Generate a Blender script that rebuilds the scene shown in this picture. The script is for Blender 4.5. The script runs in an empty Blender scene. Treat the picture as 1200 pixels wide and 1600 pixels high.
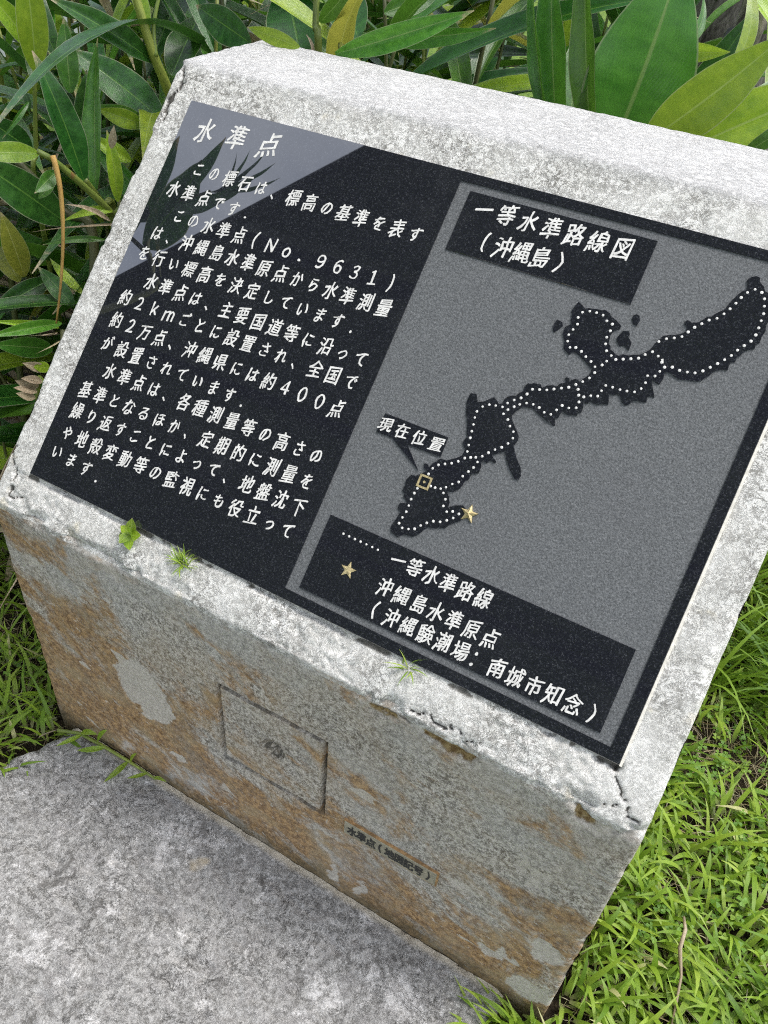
import bpy, bmesh, math, random
import numpy as np
from mathutils import Vector, Matrix
from mathutils.geometry import tessellate_polygon

# ------------------------------------------------------------------ camera, sky, sun, exposure
SC = bpy.context.scene
COL = SC.collection
CAM_ROT = [[0.86546, 0.49581, 0.07079], [0.37252, -0.54276, -0.75277], [-0.33481, 0.67786, -0.65444]]
CAM_LOC = (0.9221, -0.5473, 1.3685)
FPX = 1282.4
def setup_camera():
    cd = bpy.data.cameras.new('camera'); co = bpy.data.objects.new('camera', cd); COL.objects.link(co)
    r = CAM_ROT
    m = Matrix(((r[0][0], -r[1][0], -r[2][0]), (r[0][1], -r[1][1], -r[2][1]), (r[0][2], -r[1][2], -r[2][2])))
    co.matrix_world = Matrix.Translation(CAM_LOC) @ m.to_4x4()
    cd.sensor_fit = 'VERTICAL'; cd.sensor_height = 24.0; cd.lens = FPX/1600*24.0
    cd.clip_start = 0.02; cd.clip_end = 2000
    SC.camera = co
setup_camera()
SUN_EL, SUN_AZ = math.radians(66), math.radians(60)     # azimuth clockwise from +Y: high, to the right of the stone
def setup_light():
    w = bpy.data.worlds.new('World'); SC.world = w; w.use_nodes = True
    nt = w.node_tree; bg = nt.nodes['Background']
    sky = nt.nodes.new('ShaderNodeTexSky'); sky.sky_type = 'NISHITA'; sky.sun_disc = False
    sky.sun_elevation = SUN_EL; sky.sun_rotation = SUN_AZ; sky.air_density = 1.0; sky.dust_density = 3.0; sky.ozone_density = 1.0
    hs = nt.nodes.new('ShaderNodeHueSaturation'); hs.inputs['Saturation'].default_value = 0.45
    nt.links.new(sky.outputs[0], hs.inputs['Color']); 
    # broken bright cloud: the sky colour lifted and whitened where cloud stands
    tc = nt.nodes.new('ShaderNodeTexCoord'); mp = nt.nodes.new('ShaderNodeMapping'); mp.inputs['Scale'].default_value = (1, 1, 2.2)
    nz = nt.nodes.new('ShaderNodeTexNoise'); nz.inputs['Scale'].default_value = 2.3; nz.inputs['Detail'].default_value = 6; nz.inputs['Roughness'].default_value = .55
    nt.links.new(tc.outputs['Generated'], mp.inputs[0]); nt.links.new(mp.outputs[0], nz.inputs['Vector'])
    rp = nt.nodes.new('ShaderNodeValToRGB'); rp.color_ramp.elements[0].position = .38; rp.color_ramp.elements[0].color = (.95, .98, 1.06, 1)
    rp.color_ramp.elements[1].position = .66; rp.color_ramp.elements[1].color = (1.62, 1.58, 1.50, 1)
    nt.links.new(nz.outputs['Fac'], rp.inputs[0])
    ml = nt.nodes.new('ShaderNodeMix'); ml.data_type = 'RGBA'; ml.blend_type = 'MULTIPLY'; ml.inputs[0].default_value = 1
    nt.links.new(hs.outputs[0], ml.inputs[6]); nt.links.new(rp.outputs[0], ml.inputs[7]); nt.links.new(ml.outputs[2], bg.inputs['Color'])
    bg.inputs['Strength'].default_value = 0.15
    sd = bpy.data.lights.new('sun', 'SUN'); so = bpy.data.objects.new('sun', sd); COL.objects.link(so)
    sd.energy = 0.7; sd.angle = math.radians(14); sd.color = (1.0, 0.96, 0.9)
    d = Vector((math.sin(SUN_AZ)*math.cos(SUN_EL), math.cos(SUN_AZ)*math.cos(SUN_EL), math.sin(SUN_EL)))
    so.rotation_euler = (-d).to_track_quat('-Z', 'Y').to_euler(); so.location = d*8
setup_light()
vs = SC.view_settings
vs.view_transform = 'Standard'; vs.look = 'None'; vs.gamma = 1.0; vs.exposure = 1.2; vs.use_curve_mapping = False
SC.cycles.use_denoising = False; SC.cycles.sample_clamp_indirect = 4.0; SC.cycles.max_bounces = 6; SC.cycles.diffuse_bounces = 3
SC.cycles.filter_width = 1.1

random.seed(7); RNG = np.random.default_rng(7)

# ------------------------------------------------------------------ measured outlines, in metres on the sloping face (u across, v up) or the front (x, z)
ISLAND = [(0.6264, 0.3647), (0.6213, 0.3783), (0.6215, 0.3897), (0.6287, 0.3912), (0.6345, 0.3821), (0.6409, 0.3853), (0.6471, 0.3909), (0.6513, 0.395), (0.6573, 0.3911), (0.66, 0.3887), (0.6647, 0.391), (0.6638, 0.3957), (0.6663, 0.4006), (0.6705, 0.4038), (0.6756, 0.405), (0.6776, 0.4096), (0.6813, 0.4127), (0.6824, 0.4141), (0.6805, 0.4185), (0.6834, 0.4246), (0.6873, 0.4249), (0.69, 0.4275), (0.694, 0.4272), (0.6981, 0.4281), (0.7012, 0.4247), (0.7054, 0.429), (0.7118, 0.432), (0.7172, 0.432), (0.7191, 0.4365), (0.7249, 0.4397), (0.7243, 0.4422), (0.7221, 0.4442), (0.7236, 0.4464), (0.7269, 0.4465), (0.7283, 0.4431), (0.7334, 0.4476), (0.7371, 0.4478), (0.7395, 0.4459), (0.7433, 0.4521), (0.7467, 0.4566), (0.7477, 0.4608), (0.7474, 0.4651), (0.7453, 0.4663), (0.7403, 0.4688), (0.7298, 0.4749), (0.7202, 0.4785), (0.7165, 0.4759), (0.7157, 0.4731), (0.7089, 0.4762), (0.7059, 0.4786), (0.7037, 0.487), (0.6983, 0.495), (0.6976, 0.5032), (0.7035, 0.5086), (0.7008, 0.5133), (0.6997, 0.5192), (0.6968, 0.5246), (0.699, 0.5323), (0.7004, 0.5369), (0.7053, 0.535), (0.7115, 0.5314), (0.716, 0.5335), (0.7248, 0.5349), (0.7312, 0.5355), (0.7339, 0.5371), (0.7409, 0.5345), (0.7434, 0.5318), (0.7512, 0.5288), (0.7589, 0.5244), (0.759, 0.521), (0.7527, 0.5155), (0.7516, 0.5104), (0.7526, 0.5045), (0.7532, 0.4999), (0.7568, 0.4977), (0.7585, 0.4935), (0.7622, 0.4926), (0.7665, 0.49), (0.7699, 0.4897), (0.7737, 0.4931), (0.78, 0.4934), (0.7864, 0.4967), (0.7921, 0.4986), (0.7967, 0.5028), (0.8009, 0.5083), (0.8027, 0.5163), (0.8052, 0.5212), (0.8077, 0.5274), (0.8135, 0.5304), (0.8211, 0.5331), (0.8269, 0.5373), (0.8304, 0.5409), (0.8275, 0.5466), (0.8239, 0.5495), (0.8256, 0.5531), (0.8287, 0.553), (0.8316, 0.5519), (0.8375, 0.5541), (0.841, 0.5576), (0.8448, 0.5635), (0.8492, 0.5649), (0.8521, 0.5698), (0.8597, 0.5782), (0.8615, 0.586), (0.8639, 0.5921), (0.8663, 0.5981), (0.8692, 0.603), (0.8736, 0.6056), (0.8692, 0.6168), (0.8718, 0.6209), (0.8766, 0.6237), (0.881, 0.623), (0.8823, 0.6182), (0.8886, 0.6142), (0.8914, 0.6098), (0.8968, 0.6082), (0.9003, 0.6015), (0.9036, 0.5895), (0.9074, 0.5777), (0.9071, 0.5724), (0.9088, 0.5664), (0.9074, 0.5595), (0.908, 0.5519), (0.9045, 0.5488), (0.9056, 0.5446), (0.9005, 0.5409), (0.896, 0.5374), (0.8946, 0.5318), (0.8914, 0.5294), (0.8924, 0.5238), (0.8874, 0.5215), (0.8881, 0.5119), (0.8824, 0.5113), (0.8749, 0.506), (0.8718, 0.4984), (0.8686, 0.496), (0.8667, 0.4914), (0.8622, 0.4891), (0.8563, 0.4884), (0.8496, 0.4867), (0.844, 0.4854), (0.8371, 0.4871), (0.83, 0.4893), (0.8254, 0.4884), (0.8271, 0.4809), (0.8255, 0.4724), (0.82, 0.4738), (0.8149, 0.4753), (0.8184, 0.4699), (0.8263, 0.4566), (0.8201, 0.4564), (0.8186, 0.4552), (0.8202, 0.4484), (0.813, 0.4472), (0.8056, 0.4452), (0.804, 0.4412), (0.8005, 0.4373), (0.7953, 0.4388), (0.7912, 0.4441), (0.7861, 0.447), (0.7821, 0.4443), (0.7771, 0.4438), (0.7814, 0.4318), (0.7729, 0.4301), (0.7714, 0.4275), (0.7641, 0.4276), (0.7597, 0.4288), (0.7588, 0.4244), (0.7544, 0.4255), (0.7533, 0.4249), (0.7557, 0.4192), (0.7559, 0.4124), (0.7521, 0.4103), (0.7527, 0.4074), (0.7418, 0.4045), (0.7348, 0.4068), (0.7342, 0.4059), (0.7335, 0.3974), (0.7298, 0.396), (0.7334, 0.3874), (0.7317, 0.3862), (0.7266, 0.3893), (0.7226, 0.3884), (0.717, 0.3913), (0.7069, 0.3944), (0.7036, 0.3971), (0.6958, 0.3971), (0.6886, 0.3956), (0.683, 0.3879), (0.6815, 0.3835), (0.6804, 0.3808), (0.6837, 0.3753), (0.6911, 0.3679), (0.6984, 0.3605), (0.6996, 0.3559), (0.6973, 0.3475), (0.7022, 0.3402), (0.7087, 0.3326), (0.7157, 0.3261), (0.7197, 0.3169), (0.719, 0.3108), (0.7138, 0.3112), (0.7045, 0.3193), (0.6965, 0.328), (0.6907, 0.3375), (0.6852, 0.3346), (0.6811, 0.3305), (0.6763, 0.3278), (0.6856, 0.3221), (0.684, 0.3198), (0.6781, 0.3217), (0.6753, 0.3164), (0.6707, 0.3172), (0.6681, 0.3171), (0.6709, 0.3088), (0.6708, 0.3012), (0.6634, 0.2983), (0.6626, 0.2904), (0.6591, 0.2865), (0.6575, 0.2765), (0.6505, 0.2686), (0.6427, 0.2664), (0.6483, 0.2617), (0.6522, 0.2548), (0.6526, 0.2481), (0.6587, 0.254), (0.669, 0.2582), (0.6735, 0.2558), (0.678, 0.2534), (0.677, 0.2479), (0.6737, 0.2398), (0.6673, 0.2346), (0.6624, 0.23), (0.6598, 0.2239), (0.6518, 0.2223), (0.648, 0.219), (0.6399, 0.2174), (0.6363, 0.2133), (0.6326, 0.2058), (0.6267, 0.1991), (0.62, 0.198), (0.6147, 0.1975), (0.6077, 0.1911), (0.5984, 0.1934), (0.595, 0.1989), (0.5973, 0.2119), (0.5993, 0.2214), (0.5935, 0.2243), (0.5939, 0.2314), (0.5993, 0.2335), (0.6029, 0.2315), (0.601, 0.2359), (0.5944, 0.2403), (0.5943, 0.2446), (0.5899, 0.2463), (0.5908, 0.2544), (0.5889, 0.2606), (0.5931, 0.2693), (0.5984, 0.2696), (0.6048, 0.2755), (0.6072, 0.2782), (0.6096, 0.2808), (0.6044, 0.2823), (0.6026, 0.2885), (0.6071, 0.2885), (0.6102, 0.2854), (0.6121, 0.2913), (0.6193, 0.301), (0.6271, 0.3014), (0.6379, 0.3089), (0.6433, 0.3144), (0.6438, 0.3231), (0.64, 0.326), (0.637, 0.3308), (0.6395, 0.3369), (0.6369, 0.3428), (0.6325, 0.3549)]
ISLETS = [[(0.6833, 0.5013), (0.6849, 0.5089), (0.6922, 0.5077), (0.6944, 0.5035), (0.6914, 0.4984), (0.6874, 0.4931), (0.6853, 0.495)], [(0.7674, 0.5354), (0.7671, 0.5407), (0.7701, 0.543), (0.7737, 0.5421), (0.7765, 0.5369), (0.7754, 0.53), (0.7713, 0.5305)], [(0.7594, 0.5088), (0.7634, 0.5197), (0.77, 0.5212), (0.772, 0.5177), (0.7713, 0.5148), (0.7779, 0.5088), (0.7781, 0.4996), (0.7707, 0.5036), (0.7671, 0.5011), (0.7617, 0.5048)]]
DOTS = [(0.6756, 0.3995), (0.6696, 0.3933), (0.6789, 0.3918), (0.6656, 0.3868), (0.6733, 0.3859), (0.6702, 0.3793), (0.6572, 0.3855), (0.6493, 0.3839), (0.6425, 0.3789), (0.6383, 0.371), (0.6389, 0.363), (0.6408, 0.3545), (0.6423, 0.3461), (0.6438, 0.3378), (0.6456, 0.3289), (0.6473, 0.3209), (0.6476, 0.3123), (0.6541, 0.3156), (0.66, 0.318), (0.6668, 0.3221), (0.6723, 0.3288), (0.6782, 0.3351), (0.6847, 0.3406), (0.6899, 0.3476), (0.6928, 0.3556), (0.6903, 0.3631), (0.6836, 0.368), (0.6781, 0.3746), (0.6642, 0.3134), (0.6624, 0.3054), (0.6585, 0.2986), (0.6543, 0.2908), (0.6525, 0.2825), (0.646, 0.2772), (0.6404, 0.2707), (0.6348, 0.2666), (0.6278, 0.2652), (0.622, 0.265), (0.6402, 0.263), (0.6457, 0.2568), (0.6467, 0.2483), (0.6535, 0.2434), (0.6603, 0.2465), (0.6686, 0.2466), (0.6641, 0.2394), (0.6579, 0.2338), (0.6509, 0.2289), (0.6427, 0.2264), (0.6359, 0.2214), (0.63, 0.2155), (0.6246, 0.2088), (0.6174, 0.2055), (0.6094, 0.2038), (0.6033, 0.2075), (0.6043, 0.2158), (0.606, 0.2241), (0.6057, 0.2323), (0.6053, 0.2408), (0.606, 0.2492), (0.6072, 0.2561), (0.6131, 0.2777), (0.6151, 0.2861), (0.6202, 0.2927), (0.6274, 0.2968), (0.6349, 0.3006), (0.6416, 0.3057), (0.6824, 0.4047), (0.6873, 0.4115), (0.6911, 0.4191), (0.6992, 0.4215), (0.7075, 0.424), (0.7151, 0.4278), (0.7229, 0.4318), (0.7306, 0.4356), (0.7371, 0.4414), (0.7432, 0.4472), (0.7488, 0.4539), (0.752, 0.4618), (0.7496, 0.4685), (0.7428, 0.473), (0.6841, 0.3967), (0.6911, 0.401), (0.6993, 0.4022), (0.7076, 0.401), (0.7154, 0.3977), (0.7237, 0.398), (0.7279, 0.4053), (0.732, 0.4125), (0.7404, 0.4123), (0.7484, 0.4154), (0.7487, 0.423), (0.7452, 0.4305), (0.7418, 0.4368), (0.7515, 0.4305), (0.7585, 0.4345), (0.7662, 0.4368), (0.7348, 0.4766), (0.7275, 0.4809), (0.7195, 0.4833), (0.7129, 0.4813), (0.7073, 0.4875), (0.7054, 0.4954), (0.7078, 0.5029), (0.7101, 0.5106), (0.7076, 0.5185), (0.7099, 0.5261), (0.7176, 0.5298), (0.7258, 0.5306), (0.7342, 0.53), (0.741, 0.5248), (0.7485, 0.523), (0.7494, 0.5147), (0.7485, 0.5062), (0.7504, 0.4982), (0.7546, 0.4908), (0.762, 0.4871), (0.7686, 0.4843), (0.7764, 0.4874), (0.7844, 0.4906), (0.7922, 0.494), (0.7975, 0.5003), (0.8039, 0.5061), (0.7596, 0.4792), (0.7565, 0.4732), (0.7677, 0.4442), (0.7699, 0.4516), (0.778, 0.4522), (0.7869, 0.4523), (0.7949, 0.4533), (0.8032, 0.4551), (0.8087, 0.4613), (0.8105, 0.4693), (0.8095, 0.4777), (0.8174, 0.4801), (0.8203, 0.4869), (0.8234, 0.4933), (0.8182, 0.4976), (0.8118, 0.5032), (0.806, 0.5196), (0.8126, 0.5253), (0.8203, 0.5289), (0.8277, 0.5329), (0.832, 0.5402), (0.8366, 0.5475), (0.8423, 0.5538), (0.8481, 0.5602), (0.8553, 0.5647), (0.8604, 0.5718), (0.8643, 0.5794), (0.8678, 0.5873), (0.8707, 0.5952), (0.8747, 0.6027), (0.8809, 0.6084), (0.8889, 0.6071), (0.8942, 0.6009), (0.8972, 0.5929), (0.8996, 0.5845), (0.9002, 0.576), (0.9008, 0.5676), (0.9009, 0.559), (0.8988, 0.5508), (0.8941, 0.5437), (0.8894, 0.5366), (0.8856, 0.5288), (0.8807, 0.522), (0.8754, 0.5154), (0.8697, 0.5089), (0.8639, 0.5025), (0.8569, 0.4976), (0.8487, 0.4958), (0.8401, 0.495), (0.8313, 0.496)]
LEGEND_DOTS = [(0.5409, 0.1675), (0.5494, 0.1674), (0.558, 0.1672), (0.5664, 0.1672), (0.5749, 0.1671), (0.5833, 0.167), (0.5916, 0.1668)]
LINES = [('水準点', (0.0958, 0.6178), (0.206, 0.6218), 2, 't'), ('この標石は、標高の基準を表す', (0.1128, 0.5609), (0.4678, 0.5592), 13, 'b'), ('水準点です．', (0.0857, 0.5231), (0.1943, 0.5216), 4, 'b'), ('この水準点（Ｎｏ．９６３１）', (0.1126, 0.4873), (0.4636, 0.4887), 13, 'b'), ('は、沖縄島水準原点から水準測量', (0.0895, 0.4546), (0.468, 0.4556), 14, 'b'), ('を行い標高を決定しています．', (0.0825, 0.4202), (0.4143, 0.4198), 12, 'b'), ('水準点は、主要国道等に沿って', (0.1138, 0.3843), (0.467, 0.3829), 13, 'b'), ('約２ｋｍごとに設置され、全国で', (0.0832, 0.3499), (0.4673, 0.3509), 14, 'b'), ('約２万点、沖縄県には約４００点', (0.085, 0.315), (0.4635, 0.312), 14, 'b'), ('が設置されています．', (0.0866, 0.279), (0.3078, 0.2763), 8, 'b'), ('水準点は、各種測量等の高さの', (0.11, 0.243), (0.4637, 0.2456), 13, 'b'), ('基準となるほか、定期的に測量を', (0.0835, 0.2055), (0.4656, 0.2101), 14, 'b'), ('繰り返すことによって、地盤沈下', (0.0846, 0.172), (0.4688, 0.1752), 14, 'b'), ('や地殻変動等の監視にも役立って', (0.0848, 0.1366), (0.4677, 0.1409), 14, 'b'), ('います．', (0.0809, 0.1063), (0.1389, 0.1019), 2, 'b'), ('一等水準路線図', (0.5428, 0.6149), (0.7238, 0.613), 6, 'p'), ('（沖縄島）', (0.5608, 0.5746), (0.6597, 0.5757), 4, 'p'), ('一等水準路線', (0.6217, 0.1656), (0.7372, 0.165), 5, 'l'), ('沖縄島水準原点', (0.6195, 0.1286), (0.763, 0.1258), 6, 'l'), ('（沖縄験潮場：南城市知念）', (0.6193, 0.098), (0.9007, 0.0981), 12, 'l'), ('現在位置', (0.5351, 0.3157), (0.6072, 0.3156), 3, 'c')]
FIELD = [(0.496, 0.644), (0.9443, 0.6429), (0.9324, 0.0737), (0.4963, 0.0732)]
TITLE_PANEL = [(0.5139, 0.6325), (0.7581, 0.6336), (0.7599, 0.5527), (0.5146, 0.5524)]
LEGEND_PANEL = [(0.5157, 0.183), (0.9153, 0.1836), (0.9171, 0.0822), (0.5136, 0.0825)]
CALLOUT = [(0.5281, 0.329), (0.6176, 0.3287), (0.6184, 0.3032), (0.5719, 0.3021), (0.5985, 0.2774), (0.5492, 0.3032), (0.5269, 0.3029)]
MARK = [(0.6047, 0.2737), (0.6196, 0.2744), (0.6195, 0.2588), (0.605, 0.2592), (0.6117, 0.2661)]
STARS = [(0.6797, 0.2515), (0.5662, 0.1283)]
GROOVE = [(0.4052, 0.3965), (0.5991, 0.4002), (0.602, 0.2094), (0.4071, 0.2)]
PIT = [(0.5064, 0.301), (0.4857, 0.3056), (0.528, 0.294), (0.5071, 0.3362), (0.5057, 0.2716)]
NAMEPLATE = [(0.6364, 0.2261), (0.7898, 0.2409), (0.7901, 0.2013), (0.6384, 0.1997)]
NP2 = [(0.6539, 0.2096), (0.7716, 0.2163)]
LEDGES = [(0.7107, 0.5504), (0.8124, 0.5449), (0.814, 0.5356), (0.9162, 0.553), (0.9822, 0.5526)]
PATCHES = [(0.1986, 0.2956), (0.2367, 0.3217), (0.2914, 0.2959), (0.3097, 0.216), (0.2626, 0.1882), (0.2107, 0.2113)]
CRACKU = [(0.0288, 0.7118), (0.0484, 0.7107), (0.0673, 0.7177)]
CRACK2 = [(0.0199, 0.6841), (0.0192, 0.657), (0.0121, 0.6399), (0.0163, 0.615)]
CRACK3 = [(0.0074, 0.095), (0.0014, 0.0772), (0.0224, 0.0491), (0.0257, 0.0195), (0.0497, 0.0189)]
CRACK4 = [(0.945, 0.061), (0.9634, 0.034), (0.9808, 0.0092), (0.9951, 0.0057)]
WEEDS = [(0.2523, 0.0498), (0.3421, 0.0401), (0.6844, 0.0498)]
SMALLP = [(0.8342, 0.2402), (0.7656, 0.4583), (0.9161, 0.3527), (0.6202, 0.05), (0.6752, 0.045), (1.0031, 0.3758), (0.9468, 0.5201)]

# ------------------------------------------------------------------ helpers
def hash3(ix, iy, iz, seed):
    h = (ix*374761393 + iy*668265263 + iz*2147483647 + seed*974634777) & 0xffffffff
    h = ((h ^ (h >> 13))*1274126177) & 0xffffffff
    h = (h ^ (h >> 16))
    h = (h*2246822519) & 0xffffffff
    return ((h ^ (h >> 15)) & 0xffffff)/float(0xffffff)
def vnoise(P, scale, seed=0):
    Q = P*scale; I = np.floor(Q).astype(np.int64); F = Q-I; F = F*F*(3-2*F)
    out = 0
    for dx in (0, 1):
        wx = F[:, 0] if dx else 1-F[:, 0]
        for dy in (0, 1):
            wy = F[:, 1] if dy else 1-F[:, 1]
            for dz in (0, 1):
                wz = F[:, 2] if dz else 1-F[:, 2]
                out = out + wx*wy*wz*hash3(I[:, 0]+dx, I[:, 1]+dy, I[:, 2]+dz, seed)
    return out
def fbm(P, scale, octv=4, seed=0, gain=.5):
    a, s, t = 0, 1.0, 0
    for k in range(octv):
        a = a+s*vnoise(P, scale*2.03**k, seed+k*17); t += s; s *= gain
    return a/t                                   # 0..1, mean .5
def sstep(a, b, x):
    t = np.clip((x-a)/(b-a), 0, 1); return t*t*(3-2*t)
def poly_dist(x, y, pts):
    d = np.full(x.shape, 9.0)
    for (ax, ay), (bx, by) in zip(pts[:-1], pts[1:]):
        vx, vy = bx-ax, by-ay
        t = np.clip(((x-ax)*vx+(y-ay)*vy)/(vx*vx+vy*vy+1e-12), 0, 1)
        d = np.minimum(d, np.hypot(x-ax-t*vx, y-ay-t*vy))
    return d
def inside(x, y, pts):
    r = np.zeros(x.shape, bool); n = len(pts)
    for i in range(n):
        (x0, y0), (x1, y1) = pts[i], pts[(i+1) % n]
        c = ((y0 > y) != (y1 > y)) & (x < (x1-x0)*(y-y0)/(y1-y0+1e-15)+x0)
        r ^= c
    return r

def mesh_obj(name, V, F, mat, parent=None, smooth=False, attrs=None):
    me = bpy.data.meshes.new(name)
    V = np.asarray(V, dtype=np.float64)
    if isinstance(F, np.ndarray):
        nf, k = F.shape
        me.vertices.add(len(V)); me.vertices.foreach_set('co', V.ravel())
        me.loops.add(nf*k); me.loops.foreach_set('vertex_index', F.ravel().astype(np.int32))
        me.polygons.add(nf); me.polygons.foreach_set('loop_start', np.arange(0, nf*k, k, dtype=np.int32))
        me.update(calc_edges=True)
    else:
        me.from_pydata([tuple(v) for v in V], [], F); me.update()
    for an, arr in (attrs or {}).items():
        a = me.attributes.new(an, 'FLOAT', 'POINT'); a.data.foreach_set('value', np.asarray(arr, dtype=np.float32))
    me.polygons.foreach_set('use_smooth', [smooth]*len(me.polygons))
    if mat: me.materials.append(mat)
    o = bpy.data.objects.new(name, me); COL.objects.link(o)
    if parent: o.parent = parent
    return o
def bm_obj(name, bm, mat, parent=None, smooth=False):
    me = bpy.data.meshes.new(name); bm.to_mesh(me); bm.free()
    me.polygons.foreach_set('use_smooth', [smooth]*len(me.polygons))
    me.materials.append(mat)
    o = bpy.data.objects.new(name, me); COL.objects.link(o)
    if parent: o.parent = parent
    return o
def empty(name, loc=(0, 0, 0)):
    o = bpy.data.objects.new(name, None); COL.objects.link(o); o.location = loc; o.empty_display_size = .05
    return o
def tag(o, label=None, cat=None, group=None, kind=None):
    if label: o['label'] = label
    if cat: o['category'] = cat
    if group: o['group'] = group
    if kind: o['kind'] = kind
    return o

# ------------------------------------------------------------------ node helper
class NT:
    def __init__(s, name):
        s.m = bpy.data.materials.new(name); s.m.use_nodes = True
        s.t = s.m.node_tree; s.b = s.t.nodes['Principled BSDF']; s.out = s.t.nodes['Material Output']
        s.tc = s.t.nodes.new('ShaderNodeTexCoord'); s.co = s.tc.outputs['Object']
    def link(s, a, b): s.t.links.new(a, b)
    def _in(s, sock, v):
        if isinstance(v, bpy.types.NodeSocket): s.link(v, sock)
        elif isinstance(v, (tuple, list)): sock.default_value = tuple(v)+((1,) if len(v) == 3 and len(sock.default_value) == 4 else ())
        else: sock.default_value = v
    def mapv(s, scale=(1, 1, 1), rot=(0, 0, 0), loc=(0, 0, 0), vec=None):
        n = s.t.nodes.new('ShaderNodeMapping'); s.link(vec or s.co, n.inputs[0])
        n.inputs['Scale'].default_value = scale; n.inputs['Rotation'].default_value = rot; n.inputs['Location'].default_value = loc
        return n.outputs[0]
    def noise(s, scale, detail=4, rough=.5, vec=None, dist=0, col=False):
        n = s.t.nodes.new('ShaderNodeTexNoise'); s.link(vec or s.co, n.inputs['Vector'])
        n.inputs['Scale'].default_value = scale; n.inputs['Detail'].default_value = detail
        n.inputs['Roughness'].default_value = rough; n.inputs['Distortion'].default_value = dist
        return n.outputs['Color' if col else 'Fac']
    def voro(s, scale, vec=None, feature='F1', out='Distance', rnd=1):
        n = s.t.nodes.new('ShaderNodeTexVoronoi'); n.feature = feature; s.link(vec or s.co, n.inputs['Vector'])
        n.inputs['Scale'].default_value = scale; n.inputs['Randomness'].default_value = rnd
        return n.outputs[out]
    def math(s, op, a, b=0.0, c=None, clamp=False):
        n = s.t.nodes.new('ShaderNodeMath'); n.operation = op; n.use_clamp = clamp
        s._in(n.inputs[0], a); s._in(n.inputs[1], b)
        if c is not None: s._in(n.inputs[2], c)
        return n.outputs[0]
    def step(s, v, a, b):
        n = s.t.nodes.new('ShaderNodeMapRange'); n.interpolation_type = 'SMOOTHSTEP'
        s._in(n.inputs['Value'], v); n.inputs['From Min'].default_value = a; n.inputs['From Max'].default_value = b
        return n.outputs[0]
    def mix(s, f, a, b, mode='MIX'):
        n = s.t.nodes.new('ShaderNodeMix'); n.data_type = 'RGBA'; n.blend_type = mode
        s._in(n.inputs[0], f); s._in(n.inputs[6], a); s._in(n.inputs[7], b); return n.outputs[2]
    def ramp(s, f, stops):
        n = s.t.nodes.new('ShaderNodeValToRGB'); s.link(f, n.inputs[0]); e = n.color_ramp.elements
        while len(e) < len(stops): e.new(0.5)
        for i, (p, c) in enumerate(stops):
            e[i].position = p; e[i].color = tuple(c)+(1,) if len(c) == 3 else c
        return n.outputs[0]
    def attr(s, name, inst=False):
        n = s.t.nodes.new('ShaderNodeAttribute'); n.attribute_name = name
        return n.outputs['Fac']
    def sep(s, v=None):
        n = s.t.nodes.new('ShaderNodeSeparateXYZ'); s.link(v or s.co, n.inputs[0]); return n.outputs
    def rand(s):
        return s.t.nodes.new('ShaderNodeObjectInfo').outputs['Random']
    def bump(s, h, strength=.5, dist=.002, prev=None):
        n = s.t.nodes.new('ShaderNodeBump'); s.link(h, n.inputs['Height']); n.inputs['Strength'].default_value = strength
        n.inputs['Distance'].default_value = dist
        if prev: s.link(prev, n.inputs['Normal'])
        return n.outputs[0]
    def done(s, col, rough=.8, normal=None, spec=None, ior=None, metal=None, trans=None):
        s._in(s.b.inputs['Base Color'], col); s._in(s.b.inputs['Roughness'], rough)
        if normal: s.link(normal, s.b.inputs['Normal'])
        if spec is not None: s.b.inputs['Specular IOR Level'].default_value = spec
        if ior is not None: s.b.inputs['IOR'].default_value = ior
        if metal is not None: s._in(s.b.inputs['Metallic'], metal)
        if trans is not None:
            tr = s.t.nodes.new('ShaderNodeBsdfTranslucent'); s._in(tr.inputs['Color'], trans[0])
            if normal: s.link(normal, tr.inputs['Normal'])
            mx = s.t.nodes.new('ShaderNodeMixShader'); mx.inputs[0].default_value = trans[1]
            s.link(s.b.outputs[0], mx.inputs[1]); s.link(tr.outputs[0], mx.inputs[2]); s.link(mx.outputs[0], s.out.inputs[0])
        return s.m

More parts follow.
